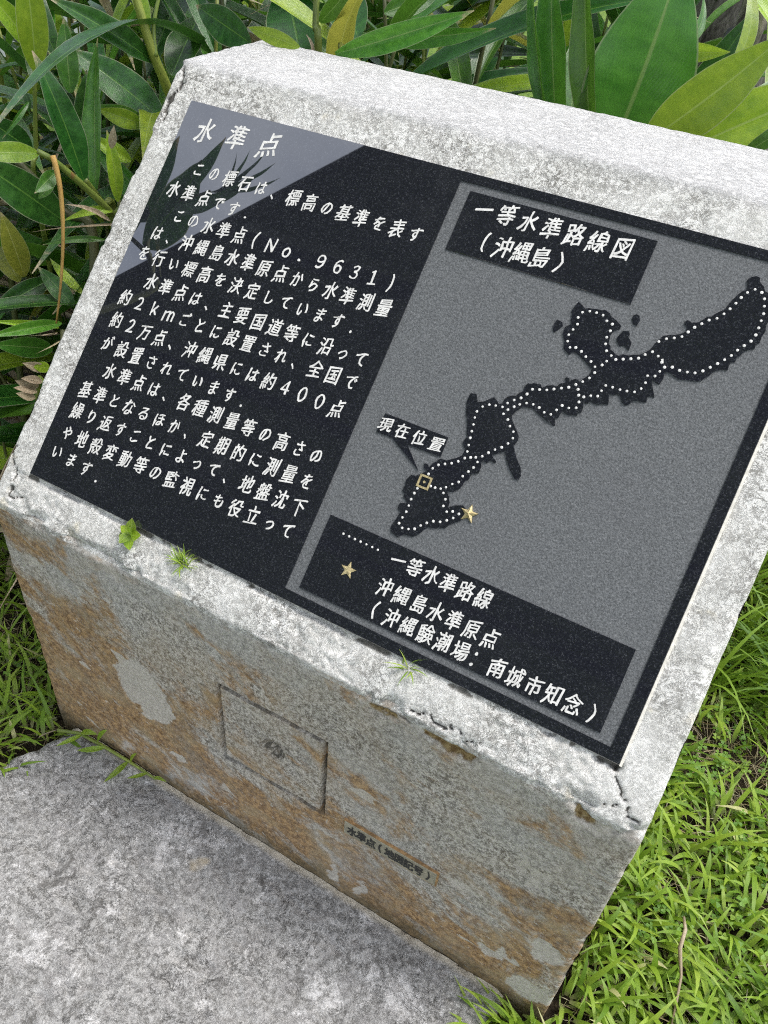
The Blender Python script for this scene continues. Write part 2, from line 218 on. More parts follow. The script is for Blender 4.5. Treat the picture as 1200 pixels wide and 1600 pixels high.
# ------------------------------------------------------------------ materials
def mat_stone():
    s = NT('weathered_stone')
    zone = s.attr('zone'); crack_and_shade = s.attr('crack_and_shade'); patch = s.attr('patch'); chip = s.attr('chip')
    warp = s.noise(30, 3, .6, col=True)
    big = s.noise(5, 4, .55); med = s.noise(28, 5, .65); fine = s.noise(105, 7, .8); vfine = s.noise(260, 5, .8)
    # pale lichen crust of the sloping face and top
    crust = s.mix(s.step(med, .35, .7), (.645, .635, .585), (.775, .765, .715))
    crust = s.mix(s.math('MULTIPLY', s.step(s.noise(16, 4, .6), .62, .72), .6), crust, (.72, .66, .50))
    ridge = s.math('ABSOLUTE', s.math('SUBTRACT', s.noise(70, 9, .82, dist=.5), .5))
    line = s.math('SUBTRACT', 1.0, s.step(ridge, .008, .020))
    dens = s.step(s.noise(11, 5, .6), .36, .62)
    spk = s.step(s.math('ADD', s.math('MULTIPLY', fine, .72), s.math('MULTIPLY', vfine, .40)), .592, .630)
    dk = s.math('MULTIPLY', s.math('MAXIMUM', line, spk), s.math('ADD', .30, s.math('MULTIPLY', dens, .60)), clamp=True)
    crust = s.mix(dk, crust, (.16, .152, .132))
    crust = s.mix(s.math('MULTIPLY', s.step(s.noise(9, 6, .7), .62, .76), .4), crust, (.25, .245, .225))
    # top: smoother whitewash with streaks
    streak = s.noise(60, 6, .7, vec=s.mapv((1, 4, 1), (0, 0, .1)))
    topc = s.mix(s.step(streak, .42, .75), (.58, .575, .55), (.42, .41, .39))
    topc = s.mix(s.math('MULTIPLY', s.step(fine, .56, .64), .75), topc, (.24, .235, .22))
    topm = s.attr('top')
    crust = s.mix(topm, crust, topc)
    # front: granular grey with ochre and rust stains
    gr = s.math('ADD', s.math('MULTIPLY', s.noise(115, 9, .86), .7), s.math('MULTIPLY', s.noise(300, 5, .8), .3))
    g = s.mix(s.step(gr, .44, .56), (.14, .122, .098), (.66, .62, .55))
    g = s.mix(s.math('MULTIPLY', s.step(s.noise(7, 7, .7), .40, .62), .30), g, (.42, .32, .20))
    g = s.mix(s.math('MULTIPLY', s.step(big, .42, .66), .5), g, (.46, .455, .43))
    dfront = s.mapv((1, 1, 1), (0, math.radians(-22), 0))
    st = s.noise(6.5, 8, .68, vec=s.mapv((.85, 1, 1.45), vec=dfront), dist=.35)
    zc = s.sep()[2]; xc = s.sep()[0]
    low = s.math('MULTIPLY', s.math('SUBTRACT', .34, zc), .36)
    left = s.math('MULTIPLY', s.math('SUBTRACT', .34, xc), .22)
    stv = s.math('ADD', s.math('ADD', st, low), s.math('MAXIMUM', left, -.03))
    br = s.mix(s.step(s.noise(90, 6, .75), .40, .62), (.18, .09, .028), (.50, .30, .12))
    br = s.mix(s.step(s.noise(14, 4, .6), .45, .75), br, (.40, .30, .165))
    f = s.mix(s.math('MULTIPLY', s.step(stv, .455, .585), .84), g, br)
    pal = s.noise(24, 3, .5, vec=s.mapv((.7, 1, 1.4), vec=dfront), dist=.6)
    f = s.mix(s.math('MULTIPLY', s.step(pal, .655, .675), .85), f, (.53, .49, .42))
    whit = s.noise(9, 8, .78, vec=s.mapv((1, 1, .7)))
    f = s.mix(s.math('MULTIPLY', s.step(whit, .56, .68), .6), f, (.60, .585, .55))
    grime = s.step(s.noise(5.5, 8, .75, vec=s.mapv(loc=(4.1, 0, 2.2))), .50, .66)
    f = s.mix(s.math('MULTIPLY', grime, .5), f, s.mix(s.step(gr, .44, .56), (.10, .09, .075), (.33, .31, .275)))
    fleck = s.step(s.noise(75, 8, .8, vec=s.mapv((.6, 1, 1.5), vec=dfront)), .585, .625)
    f = s.mix(s.math('MULTIPLY', fleck, .75), f, (.66, .63, .57))
    pits = s.step(s.noise(170, 4, .6), .64, .70)
    f = s.mix(s.math('MULTIPLY', pits, .7), f, (.08, .07, .055))
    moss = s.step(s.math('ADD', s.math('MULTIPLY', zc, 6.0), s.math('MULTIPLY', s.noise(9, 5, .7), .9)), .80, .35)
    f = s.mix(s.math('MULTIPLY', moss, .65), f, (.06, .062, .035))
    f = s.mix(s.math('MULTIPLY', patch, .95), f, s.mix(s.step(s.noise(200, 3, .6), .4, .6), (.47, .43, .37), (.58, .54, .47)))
    f = s.mix(s.step(chip, .3, .8), f, s.mix(s.step(s.noise(120, 4, .7), .4, .6), (.16, .10, .04), (.34, .25, .12)))
    zn = s.step(s.math('ADD', zone, s.math('MULTIPLY', s.math('SUBTRACT', s.noise(45, 6, .7), .5), 1.5)), .4, .6)
    c = s.mix(zn, f, crust)
    c = s.mix(s.math('MULTIPLY', s.step(crack_and_shade, .25, .85), .88), c, (.075, .068, .055))  # dark of the cracks, plus shade painted into the engraved grooves
    h = s.math('ADD', s.math('MULTIPLY', fine, 1.0), s.math('MULTIPLY', gr, .8))
    h = s.math('SUBTRACT', h, s.math('MULTIPLY', s.math('MULTIPLY', dk, zn), .5))
    return s.done(c, .92, s.bump(h, .7, .0030), spec=.25)
def mat_slab():
    s = NT('weathered_slab')
    big = s.noise(4.5, 5, .6); med = s.noise(22, 9, .78); fine = s.noise(100, 9, .84)
    c = s.mix(s.step(fine, .40, .60), (.135, .132, .122), (.42, .415, .395))
    c = s.mix(s.math('MULTIPLY', s.step(s.noise(330, 5, .8), .52, .60), .55), c, (.56, .555, .53))
    c = s.mix(s.math('MULTIPLY', s.step(med, .45, .66), .6), c, (.33, .32, .31))
    lich = s.math('ADD', s.math('MULTIPLY', s.noise(8, 10, .8, dist=.3), .75), s.math('MULTIPLY', s.noise(45, 7, .8), .25))
    c = s.mix(s.math('MULTIPLY', s.step(lich, .542, .572), .8), c, s.mix(s.step(fine, .35, .6), (.40, .39, .37), (.70, .69, .665)))
    c = s.mix(s.math('MULTIPLY', s.step(s.noise(60, 6, .75), .60, .66), .6), c, (.66, .65, .62))
    dark = s.noise(17, 8, .76, dist=.6)
    c = s.mix(s.math('MULTIPLY', s.step(dark, .575, .61), .55), c, (.075, .07, .062))
    c = s.mix(s.math('MULTIPLY', s.math('SUBTRACT', 1.0, s.step(s.math('ABSOLUTE', s.math('SUBTRACT', s.noise(55, 8, .8, dist=.6), .5)), .004, .014)), s.math('MULTIPLY', s.step(s.noise(7, 4), .4, .6), .8)), c, (.07, .065, .06))
    ridge = s.math('ABSOLUTE', s.math('SUBTRACT', s.noise(20, 7, .7, dist=.8), .5))
    line = s.math('MULTIPLY', s.math('SUBTRACT', 1.0, s.step(ridge, .0, .010)), s.step(s.noise(5, 3), .42, .6))
    c = s.mix(s.math('MULTIPLY', line, .8), c, (.05, .045, .04))
    c = s.mix(s.math('MULTIPLY', s.step(s.noise(6.3, 3, .5, vec=s.mapv(loc=(3.3, 1.7, 0))), .69, .73), .6), c, (.55, .45, .28))
    yy = s.sep()[1]
    edge = s.step(s.math('ADD', yy, s.math('MULTIPLY', s.noise(40, 4, .7), .012)), -.012, .002)
    c = s.mix(s.math('MULTIPLY', edge, .85), c, (.60, .54, .42))
    h = s.math('ADD', s.math('ADD', fine, s.math('MULTIPLY', med, 1.2)), s.math('MULTIPLY', line, -1.2))
    return s.done(c, .93, s.bump(h, .65, .004), spec=.2)
def mat_granite(polish=True):
    s = NT('polished_black_granite' if polish else 'sandblasted_granite')
    n1 = s.noise(380, 3, .7); n2 = s.voro(620, out='Color'); n3 = s.noise(900, 2, .5)
    sp = s.step(s.sep(n2)[0], .80, .95)
    if polish:
        c = s.mix(s.step(n1, .5, .72), (.013, .014, .019), (.034, .037, .046))
        c = s.mix(s.math('MULTIPLY', s.math('MULTIPLY', sp, .6), s.step(n3, .45, .62)), c, (.10, .105, .115))
        dust = s.math('MULTIPLY', s.step(s.noise(7, 6, .7), .5, .8), .018)
        c = s.mix(dust, c, (.6, .6, .6))
        return s.done(c, s.math('ADD', .006, s.math('MULTIPLY', s.noise(5, 3), .016)), ior=2.45)
    c = s.mix(s.step(n1, .34, .66), (.072, .076, .077), (.140, .147, .148))
    c = s.mix(s.math('MULTIPLY', sp, .4), c, (.22, .225, .225))
    c = s.mix(s.math('MULTIPLY', s.step(s.noise(5, 5, .6), .45, .75), .25), c, (.09, .09, .095))
    return s.done(c, .75, s.bump(s.noise(520, 3, .7), .8, .0012), spec=.35)
def mat_flat(name, col, rough=.6, var=.15, scale=60, metal=None, bump=0.3, spec=.4):
    s = NT(name)
    c = s.mix(s.step(s.noise(scale, 5, .65), .3, .7), tuple(v*(1-var) for v in col), tuple(min(1, v*(1+var)) for v in col))
    return s.done(c, rough, s.bump(s.noise(scale*6, 3), bump, .0006), metal=metal, spec=spec)
def mat_leaf(name, c_dark, c_light, mid, transl, tf=.25, rough=.23, edge=(.42, .42, .28), brown=.5):
    s = NT(name)
    uvn = s.t.nodes.new('ShaderNodeUVMap'); uv = s.sep(uvn.outputs[0]); u, v = uv[0], uv[1]
    au = s.math('ABSOLUTE', s.math('SUBTRACT', u, .5))
    rnd = s.rand()
    off = s.t.nodes.new('ShaderNodeCombineXYZ'); s.link(s.math('MULTIPLY', rnd, 37.0), off.inputs[0])
    vadd = s.t.nodes.new('ShaderNodeVectorMath'); vadd.operation = 'ADD'; s.link(s.co, vadd.inputs[0]); s.link(off.outputs[0], vadd.inputs[1])
    oc = vadd.outputs[0]
    # fine side veins run slanted towards the tip
    vein = s.math('SINE', s.math('ADD', s.math('MULTIPLY', v, 150.0), s.math('MULTIPLY', au, -190.0)))
    vein2 = s.noise(1.0, 3, .7, vec=s.mapv((110, 3.5, 1), vec=uvn.outputs[0]))
    blot = s.noise(16, 5, .6, vec=oc)
    f = s.math('ADD', s.math('MULTIPLY', blot, .75), s.math('MULTIPLY', vein2, .45))
    c = s.mix(s.step(f, .38, .85), c_dark, c_light)
    c = s.mix(s.math('MULTIPLY', s.step(vein, .2, 1), .10), c, c_light)
    hs = s.t.nodes.new('ShaderNodeHueSaturation'); s.link(c, hs.inputs['Color'])
    s.link(s.math('ADD', .487, s.math('MULTIPLY', rnd, .026)), hs.inputs['Hue'])
    s.link(s.math('ADD', .72, s.math('MULTIPLY', s.math('FRACT', s.math('MULTIPLY', rnd, 7.3)), .62)), hs.inputs['Value'])
    c = hs.outputs[0]
    mr = s.math('SUBTRACT', 1.0, s.step(au, .010, .028))
    c = s.mix(s.math('MULTIPLY', mr, .7), c, mid)
    ed = s.step(s.math('ADD', au, s.math('MULTIPLY', s.noise(50, 3, vec=oc), .02)), .483, .498)
    c = s.mix(s.math('MULTIPLY', ed, .5), c, edge)
    tip = s.step(s.math('ADD', s.math('ADD', v, s.math('MULTIPLY', s.noise(30, 4, .7, vec=oc), .22)), s.math('MULTIPLY', rnd, .05)), 1.04, 1.13)
    c = s.mix(s.math('MULTIPLY', tip, .85), c, (.42, .33, .20))
    bsp = s.math('MULTIPLY', s.step(s.noise(11, 5, .7, vec=oc), .685, .74), brown)
    c = s.mix(bsp, c, (.20, .11, .04))
    tcol = s.mix(.5, c, transl)
    h = s.math('ADD', s.math('MULTIPLY', vein, .15), s.math('ADD', s.math('MULTIPLY', mr, -1.0), vein2))
    return s.done(c, s.math('ADD', rough-.08, s.math('MULTIPLY', blot, .22)), s.bump(h, .25, .0015), spec=.5, trans=(tcol, tf))
def mat_blade(name, stops, transl, tf=.35):
    s = NT(name)
    t = s.attr('tint')
    c = s.ramp(t, stops)
    v = s.attr('along')
    c = s.mix(s.math('MULTIPLY', s.step(v, .0, .3), 1.0), (.20, .21, .09), c)
    c = s.mix(s.math('MULTIPLY', s.step(s.noise(300, 3, .7), .4, .7), .18), c, (.13, .22, .03))
    return s.done(c, .48, spec=.4, trans=(s.mix(.5, c, transl), tf))
def mat_soil():
    s = NT('soil')
    c = s.mix(s.step(s.noise(40, 6, .7), .35, .65), (.014, .011, .007), (.050, .037, .023))
    c = s.mix(s.step(s.noise(130, 4, .7), .56, .66), c, (.10, .08, .05))
    # beyond the built blades the ground is lawn green
    ln = s.t.nodes.new('ShaderNodeVectorMath'); ln.operation = 'LENGTH'; s.link(s.co, ln.inputs[0])
    far = s.step(s.math('ADD', ln.outputs['Value'], s.math('MULTIPLY', s.noise(1.5, 4), 1.2)), 3.4, 4.4)
    c = s.mix(far, c, s.mix(s.step(s.noise(35, 7, .75), .35, .65), (.05, .10, .012), (.14, .21, .03)))
    return s.done(c, .95, s.bump(s.noise(90, 6, .7), .9, .012), spec=.2)
def mat_bark():
    s = NT('bark')
    v = s.mapv((1, 1, .3))
    c = s.mix(s.step(s.noise(30, 7, .7, vec=v, dist=.6), .35, .65), (.05, .042, .035), (.24, .215, .185))
    return s.done(c, .9, s.bump(s.noise(26, 6, .7, vec=v), .9, .01), spec=.2)
def mat_wall(name, a, b, sc=3):
    s = NT(name)
    c = s.mix(s.step(s.noise(sc, 7, .65, vec=s.mapv((1, 1, .4))), .3, .7), a, b)
    return s.done(c, .85, s.bump(s.noise(60, 5), .3, .004), spec=.3)

M = dict(stone=mat_stone(), slab=mat_slab(), polish=mat_granite(True), blasted=mat_granite(False),
    paint=mat_flat('white_paint', (.64, .63, .59), .65, .15, 130),
    blackpaint=mat_flat('black_paint', (.03, .03, .028), .6, .2, 200),
    gold=mat_flat('worn_gold', (.56, .46, .24), .42, .35, 300, metal=.65, bump=.5),
    plate=mat_flat('old_brass_plate', (.31, .285, .21), .5, .2, 60, metal=.1),
    rust=mat_flat('rusty_mortar', (.33, .20, .09), .9, .4, 90),
    mortar=mat_flat('mortar', (.70, .67, .58), .9, .15, 120),
    soil=mat_soil(), bark=mat_bark(),
    wall=mat_wall('facade_plaster', (.07, .07, .068), (.12, .115, .11)),
    pale=mat_wall('pale_concrete', (.62, .61, .58), (.80, .79, .76), 4),
    glass=mat_flat('window_glass', (.02, .022, .025), .05, .1, 3, bump=0, spec=.6),
    frame=mat_flat('window_frame', (.12, .12, .12), .4, .1, 30),
    strap=mat_flat('black_strap', (.018, .018, .018), .6, .3, 80),
    strapw=mat_flat('strap_mark', (.62, .60, .57), .6, .1, 80),
    leaf_dark=mat_leaf('leaf_dark', (.008, .044, .007), (.040, .135, .018), (.12, .25, .04), (.10, .26, .03), .16),
    leaf_mid=mat_leaf('leaf_mid', (.030, .115, .012), (.085, .225, .024), (.24, .34, .11), (.18, .40, .04), .25),
    leaf_light=mat_leaf('leaf_light', (.15, .27, .018), (.32, .45, .034), (.33, .42, .12), (.40, .58, .06), .34, brown=.2),
    leaf_yellow=mat_leaf('leaf_yellow', (.22, .24, .025), (.36, .34, .05), (.45, .45, .15), (.6, .6, .1), .35, brown=.7),
    leaf_dry=mat_leaf('leaf_dry', (.26, .19, .10), (.56, .48, .34), (.6, .52, .36), (.5, .38, .2), .2, rough=.7, edge=(.55, .5, .4), brown=.8),
    stem=mat_leaf('plant_stem', (.11, .15, .025), (.27, .32, .06), (.2, .25, .05), (.3, .4, .05), .08, rough=.42, brown=1.0),
    stem_dark=mat_leaf('plant_stem_dark', (.05, .06, .02), (.13, .14, .04), (.1, .12, .03), (.1, .1, .02), .05, rough=.5, brown=1.0),
    cane_dry=mat_leaf('dry_cane', (.30, .15, .04), (.48, .28, .09), (.45, .3, .1), (.4, .2, .05), .08, rough=.6, brown=.4),
    grass=mat_blade('grass_blade', [(0, (.07, .15, .012)), (.3, (.15, .265, .018)), (.65, (.26, .385, .034)), (.93, (.36, .46, .07)), (1, (.50, .48, .22))], (.35, .55, .05)),
    straw=mat_blade('dry_straw', [(0, (.16, .11, .05)), (.5, (.34, .27, .15)), (1, (.58, .52, .38))], (.4, .3, .15), .15),
    clover=mat_blade('clover_leaf', [(0, (.09, .21, .02)), (.6, (.16, .31, .03)), (1, (.27, .38, .05))], (.3, .5, .06), .35),
)

# ------------------------------------------------------------------ the place: ground, slab, wall, building
GZ = -0.035                     # lawn level below the slab top
def build_ground():
    n = 160
    t = np.linspace(-1, 1, n); g = np.sign(t)*np.abs(t)**4*800
    X, Y = np.meshgrid(g, g, indexing='ij'); P = np.stack([X.ravel(), Y.ravel(), 0*X.ravel()], 1)
    Z = GZ+(fbm(P, 3.0, 3, 5)-.5)*.03*(np.abs(P[:, 0]) < 6)-0.012
    P[:, 2] = Z
    i = np.arange(n-1); I, J = np.meshgrid(i, i, indexing='ij'); a = (I*n+J).ravel()
    F = np.stack([a, a+n, a+n+1, a+1], 1)
    tag(mesh_obj('ground', P, F, M['soil'], smooth=True), kind='structure')
build_ground()

def build_slab():
    x0, x1, y0, y1 = .022, .945, -1.35, -.0015
    nx, ny = 210, 300
    xs = np.linspace(0, 1, nx); ys = np.linspace(0, 1, ny)
    A, B = np.meshgrid(xs, ys, indexing='ij'); a, b = A.ravel(), B.ravel()
    Y = y0+(y1-y0)*b
    Pn = np.stack([0*a, Y, 0*a], 1)
    lx = x0-.10*(Y-y1)*0.0+(fbm(Pn, 14, 4, 3)-.5)*.035+np.clip(-(Y+.01), 0, .16)*-.28
    rx = x1+(fbm(Pn, 14, 4, 9)-.5)*.03
    # the back corner at the left is broken off
    X = lx+(rx-lx)*a
    P = np.stack([X, Y, 0*X], 1)
    Z = (fbm(P, 9, 5, 21)-.5)*.010+(fbm(P, 60, 4, 22)-.5)*.005
    pit = fbm(P, 38, 4, 31); Z -= sstep(.60, .70, pit)*.003
    ed = np.minimum(np.minimum(a, 1-a)*(x1-x0), (b)*(y1-y0))
    Z -= (1-sstep(0, .022, ed))*.016+(1-sstep(0, .004, ed))*.05
    P[:, 2] = Z-.001
    I, J = np.meshgrid(np.arange(nx-1), np.arange(ny-1), indexing='ij'); k = (I*ny+J).ravel()
    F = np.stack([k, k+ny, k+ny+1, k+1], 1)
    tag(mesh_obj('pavement_slab', P, F, M['slab'], smooth=True), kind='structure')
build_slab()

# ------------------------------------------------------------------ the stone monument
H, TH, LS, TD = 0.5441, math.radians(45.782), 0.712, 0.2133
CT, ST = math.cos(TH), math.sin(TH)
PU0, PU1, PV0, PV1 = .0503, .9475, .0599, .6560
def build_monument():
    root = empty('stone_monument', (0, 0, 0))
    tag(root, 'big weathered stone block with a sloping top that carries a black engraved plaque', 'monument')
    corners = [(0, -.06), (0, H), (LS*CT, H+LS*ST), (LS*CT+TD, H+LS*ST), (LS*CT+TD, -.06)]
    radii = [0, .010, .014, .012, 0]
    pts = []                              # (y, z, ny, nz, seg, s)
    def seg_samples(i, step, extra=()):
        (ay, az), (by, bz) = corners[i], corners[(i+1) % 5]
        L = math.hypot(by-ay, bz-az); ty, tz = (by-ay)/L, (bz-az)/L; ny, nz = -tz, ty
        r0, r1 = radii[i], radii[(i+1) % 5]
        def setback(k, r):
            if r == 0: return 0
            (py, pz), (qy, qz), (ry, rz) = corners[k-1], corners[k], corners[(k+1) % 5]
            a1 = math.atan2(qz-pz, qy-py); a2 = math.atan2(rz-qz, ry-qy); d = abs((a1-a2+math.pi) % (2*math.pi)-math.pi)
            return r*math.tan(d/2)
        s0, s1 = setback(i, r0), L-setback((i+1) % 5, r1)
        ss = sorted(set(list(np.linspace(s0, s1, max(2, int((s1-s0)/step)+1)))+[e for e in extra if s0 < e < s1]))
        for s_ in ss: pts.append((ay+ty*s_, az+tz*s_, ny, nz, i, s_))
        return (ay+ty*s1, az+tz*s1, ny, nz)
    def arc(k, last, nxt, n=4):
        r = radii[k]
        if r == 0: return
        cy, cz = last[0]-last[2]*r, last[1]-last[3]*r
        a0 = math.atan2(last[3], last[2]); a1 = math.atan2(nxt[1], nxt[0])
        d = (a1-a0+math.pi) % (2*math.pi)-math.pi
        for j in range(1, n):
            a = a0+d*j/n; pts.append((cy+r*math.cos(a), cz+r*math.sin(a), math.cos(a), math.sin(a), k-1+.5, 0))
    gz0, gz1 = .2045, .3985               # engraved square, front
    gx0, gx1 = .4065, .600
    W = .0095
    ex_z = []
    for e in (gz0, gz0+W, gz1-W, gz1): ex_z += [e+.06-.0005, e+.06+.0005]
    nrm = lambda i: (lambda p, q: ((-(q[1]-p[1]))/math.hypot(q[0]-p[0], q[1]-p[1]), (q[0]-p[0])/math.hypot(q[0]-p[0], q[1]-p[1])))(corners[i], corners[(i+1) % 5])
    l = seg_samples(0, .003, ex_z); arc(1, l, nrm(1))
    l = seg_samples(1, .003); arc(2, l, nrm(2))
    l = seg_samples(2, .0045); arc(3, l, nrm(3))
    l = seg_samples(3, .02); seg_samples(4, .05)
    A = np.array(pts); npf = len(A)
    xs = list(np.linspace(.006, .994, 330))
    for e in (gx0, gx0+W, gx1-W, gx1): xs += [e-.0005, e+.0005]
    xs = sorted(xs)
    re = .006; cols = []                  # (x, inset)
    for a in (0, 22, 45, 68): cols.append((re*(1-math.sin(math.radians(a)))if False else re*(1-math.sin(math.radians(a))), re*(1-math.cos(math.radians(a)))))
    left = [(re-re*math.cos(math.radians(a)), re*(1-math.sin(math.radians(a)))) for a in (0, 25, 50, 72)]
    right = [(1-x, i) for x, i in reversed(left)]
    cols = left+[(x, 0) for x in xs]+right
    cx = np.array([c[0] for c in cols]); ci = np.array([c[1] for c in cols]); nc = len(cols)
    X = np.repeat(cx, npf); INS = np.repeat(ci, npf)
    Yb, Zb, NY, NZ, SEG, S = [np.tile(A[:, k], nc) for k in range(6)]
    P = np.stack([X, Yb, Zb], 1)
    front = SEG == 0; slope = SEG == 1; top = SEG == 2
    zf = Zb
    d = (fbm(P, 5, 3, 1)-.5)*.004+(fbm(P, 45, 4, 2)-.5)*.0030
    # arris wear: distance to the main edges
    e_front = np.where(front, H-Zb, np.where(slope, S, np.where(SEG == .5, 0, 9)))
    e_top = np.where(slope, LS-S, np.where(top, S, np.where(SEG == 1.5, 0, 9)))
    e_side = np.minimum(X, 1-X)
    n_ch = fbm(P, 26, 4, 11); n_ch2 = fbm(P, 9, 3, 12)
    d -= (1-sstep(0, .020, e_front))*(.0015+.009*sstep(.50, .66, n_ch))
    d -= (1-sstep(0, .012, e_side))*(.0005+.005*sstep(.52, .68, n_ch))*(~front | (Zb > .1))
    d -= (1-sstep(0, .02, e_top))*(.003*sstep(.52, .68, n_ch))
    # rough, broken margin between the plaque and the front arris
    marg = slope & (S < PV0-.002) & (X > .02)
    d -= np.where(marg, .0026*sstep(.42, .60, fbm(P, 120, 3, 41))*sstep(.40, .58, n_ch2), 0)
    rag = (1-sstep(.001, .009, np.abs(S-PV0+.003)))*slope*(X > PU0-.005)*(X < PU1+.005)
    d -= rag*(.001+.006*sstep(.45, .6, fbm(P, 30, 4, 42)))
    crack_and_shade = np.zeros(len(X))
    crack_and_shade = np.maximum(crack_and_shade, rag*sstep(.50, .60, fbm(P, 34, 4, 42)))
    wx = (fbm(P, 60, 4, 51)-.5)*.026; wy = (fbm(P, 60, 4, 52)-.5)*.026
    for pl, w_ in ((CRACKU, .0016), (CRACK2, .0026), (CRACK3, .0018), (CRACK4, .0015),
                   ([(.012, .70), (.015, .66), (.006, .62)], .002), ([(.70, .004), (.76, .012), (.80, .006)], .0011),
                   ([(.94, .02), (.965, .012)], .0010)):
        dd = poly_dist(X+wx, S+wy, pl); w_ = w_*(.35+1.5*fbm(P, 45, 3, 55)); cr = np.where(slope, 1-sstep(w_*.35, w_*1.2, dd), 0)
        crack_and_shade = np.maximum(crack_and_shade, cr); d -= cr*.0045
    # two places where the lip has broken away and brown stone shows below it
    chip = np.zeros(len(X))
    for a, b, hgt in ((.655, .800, .024), (.915, .978, .018)):
        zl = H-.004-(fbm(P, 40, 4, 61))*.016
        m = front*sstep(a-.004, a+.004, X+wx*.4)*(1-sstep(b-.004, b+.004, X+wx*.4))*(1-sstep(zl-.003, zl+.001, Zb))*sstep(H-hgt-.012, H-hgt, Zb+wy*1.4)*sstep(.38, .50, fbm(P, 28, 4, 63))
        chip = np.maximum(chip, m); d -= m*.006
        crack_and_shade = np.maximum(crack_and_shade, (1-sstep(0, .0025, np.abs(Zb-zl)))*front*(X > a)*(X < b)*.9*sstep(.4, .6, n_ch))
    # engraved bench mark symbol
    inr = (X > gx0) & (X < gx1) & (Zb > gz0) & (Zb < gz1)
    inn = (X > gx0+W) & (X < gx1-W) & (Zb > gz0+W) & (Zb < gz1-W)
    gro = front & inr & ~inn
    d -= gro*.013
    pr = np.hypot(X-.5065, Zb-.3035)/.0215
    d -= np.where(front & (pr < 1.25), .016*np.clip(1.05-pr**2+(fbm(P, 90, 3, 71)-.5)*.2, 0, 1), 0)
    crack_and_shade = np.maximum(crack_and_shade, front*(pr < .95)*.75*sstep(.44, .56, fbm(P, 210, 4, 73)))
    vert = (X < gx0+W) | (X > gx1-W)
    crack_and_shade = np.maximum(crack_and_shade, gro*np.where(vert, .36+.4*sstep(.42, .58, fbm(P, 110, 3, 72)), .40+.3*sstep(.42, .58, fbm(P, 90, 3, 74))))  # groove dirt, with the recess shade put into the colour
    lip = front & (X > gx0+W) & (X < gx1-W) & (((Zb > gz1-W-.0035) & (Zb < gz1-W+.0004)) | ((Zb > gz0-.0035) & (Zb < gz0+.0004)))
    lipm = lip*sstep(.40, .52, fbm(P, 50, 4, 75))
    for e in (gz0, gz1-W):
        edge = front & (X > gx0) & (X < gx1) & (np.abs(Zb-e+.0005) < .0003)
        crack_and_shade = np.maximum(crack_and_shade, edge*(.34+.30*sstep(.40, .55, fbm(P, 70, 3, 76))))  # dark line painted on the lower groove edge as its shade
    # under the plaque the stone is cut back
    und = slope & (X > PU0+.004) & (X < PU1-.004) & (S > PV0+.004) & (S < PV1-.004)
    d = np.where(und, -.006, d)
    back = SEG >= 3; d = np.where(back, d*1.0, d)
    # spalled patches
    w2x = wx*1.0+(fbm(P, 16, 4, 53)-.5)*.05; w2z = wy*1.0+(fbm(P, 16, 4, 54)-.5)*.05
    Pw = np.stack([X+w2x, Zb+w2z], 1)
    patch = np.zeros(len(X))
    patch = np.where(front & inside(Pw[:, 0], Pw[:, 1], PATCHES), 1.0, patch)
    for (px, pz, ax, az) in ((.8342, .2402, .026, .012), (.6202, .052, .012, .030), (.6752, .045, .010, .028), (.9168, .3527, .010, .012), (.905, .335, .008, .010), (.925, .372, .013, .010), (.895, .36, .008, .008), (.955, .20, .022, .03), (.9468, .5201, .024, .012), (.965, .04, .03, .03), (.89, .10, .03, .012), (.915, .12, .012, .02), (.24, .515, .018, .01), (.06, .44, .014, .012), (.31, .12, .02, .01)):
        patch = np.where(front & (((Pw[:, 0]-px)/ax)**2+((Pw[:, 1]-pz)/az)**2 < 1), 1.0, patch)
    d -= patch*.0012
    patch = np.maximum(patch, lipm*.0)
    zone = np.where(front, .35*sstep(.10, .0, H-Zb)-.25+.45*(Zb > H-.012), np.where(SEG == .5, .75, 1.0))
    zone = np.where(slope, 1.0+sstep(0, .03, S)*.6-.10, zone)
    zone = np.where(back, .1, zone)
    tp = np.where(top | (SEG == 1.5), 1.0, np.where(slope, sstep(LS-.02, LS, S)*.8, 0))
    off = d-INS
    Q = np.stack([X, Yb+NY*off, Zb+NZ*off], 1)
    # ends: shift columns outward with the same noise so the side edge is uneven
    j = np.arange(npf); a_, b_ = j, (j+1) % npf
    F = []
    base = (np.arange(nc-1)*npf)[:, None]
    F = np.stack([base+a_, base+npf+a_, base+npf+b_, base+b_], 2).reshape(-1, 4)
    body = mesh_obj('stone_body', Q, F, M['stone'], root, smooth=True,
                    attrs=dict(zone=zone, crack_and_shade=crack_and_shade, patch=patch, chip=chip, top=tp))
    me = body.data
    # end caps
    bm = bmesh.new(); bm.from_mesh(me); bm.verts.ensure_lookup_table()
    try:
        bm.faces.new([bm.verts[k] for k in range(npf)])
        bm.faces.new([bm.verts[(nc-1)*npf+k] for k in reversed(range(npf))])
    except ValueError: pass
    bmesh.ops.triangulate(bm, faces=[f for f in bm.faces if len(f.verts) > 4])
    bmesh.ops.recalc_face_normals(bm, faces=bm.faces)
    bm.to_mesh(me); bm.free()
    body['label'] = 'weathered stone block, white crust above and rust stained front'
    return root
MON = build_monument()

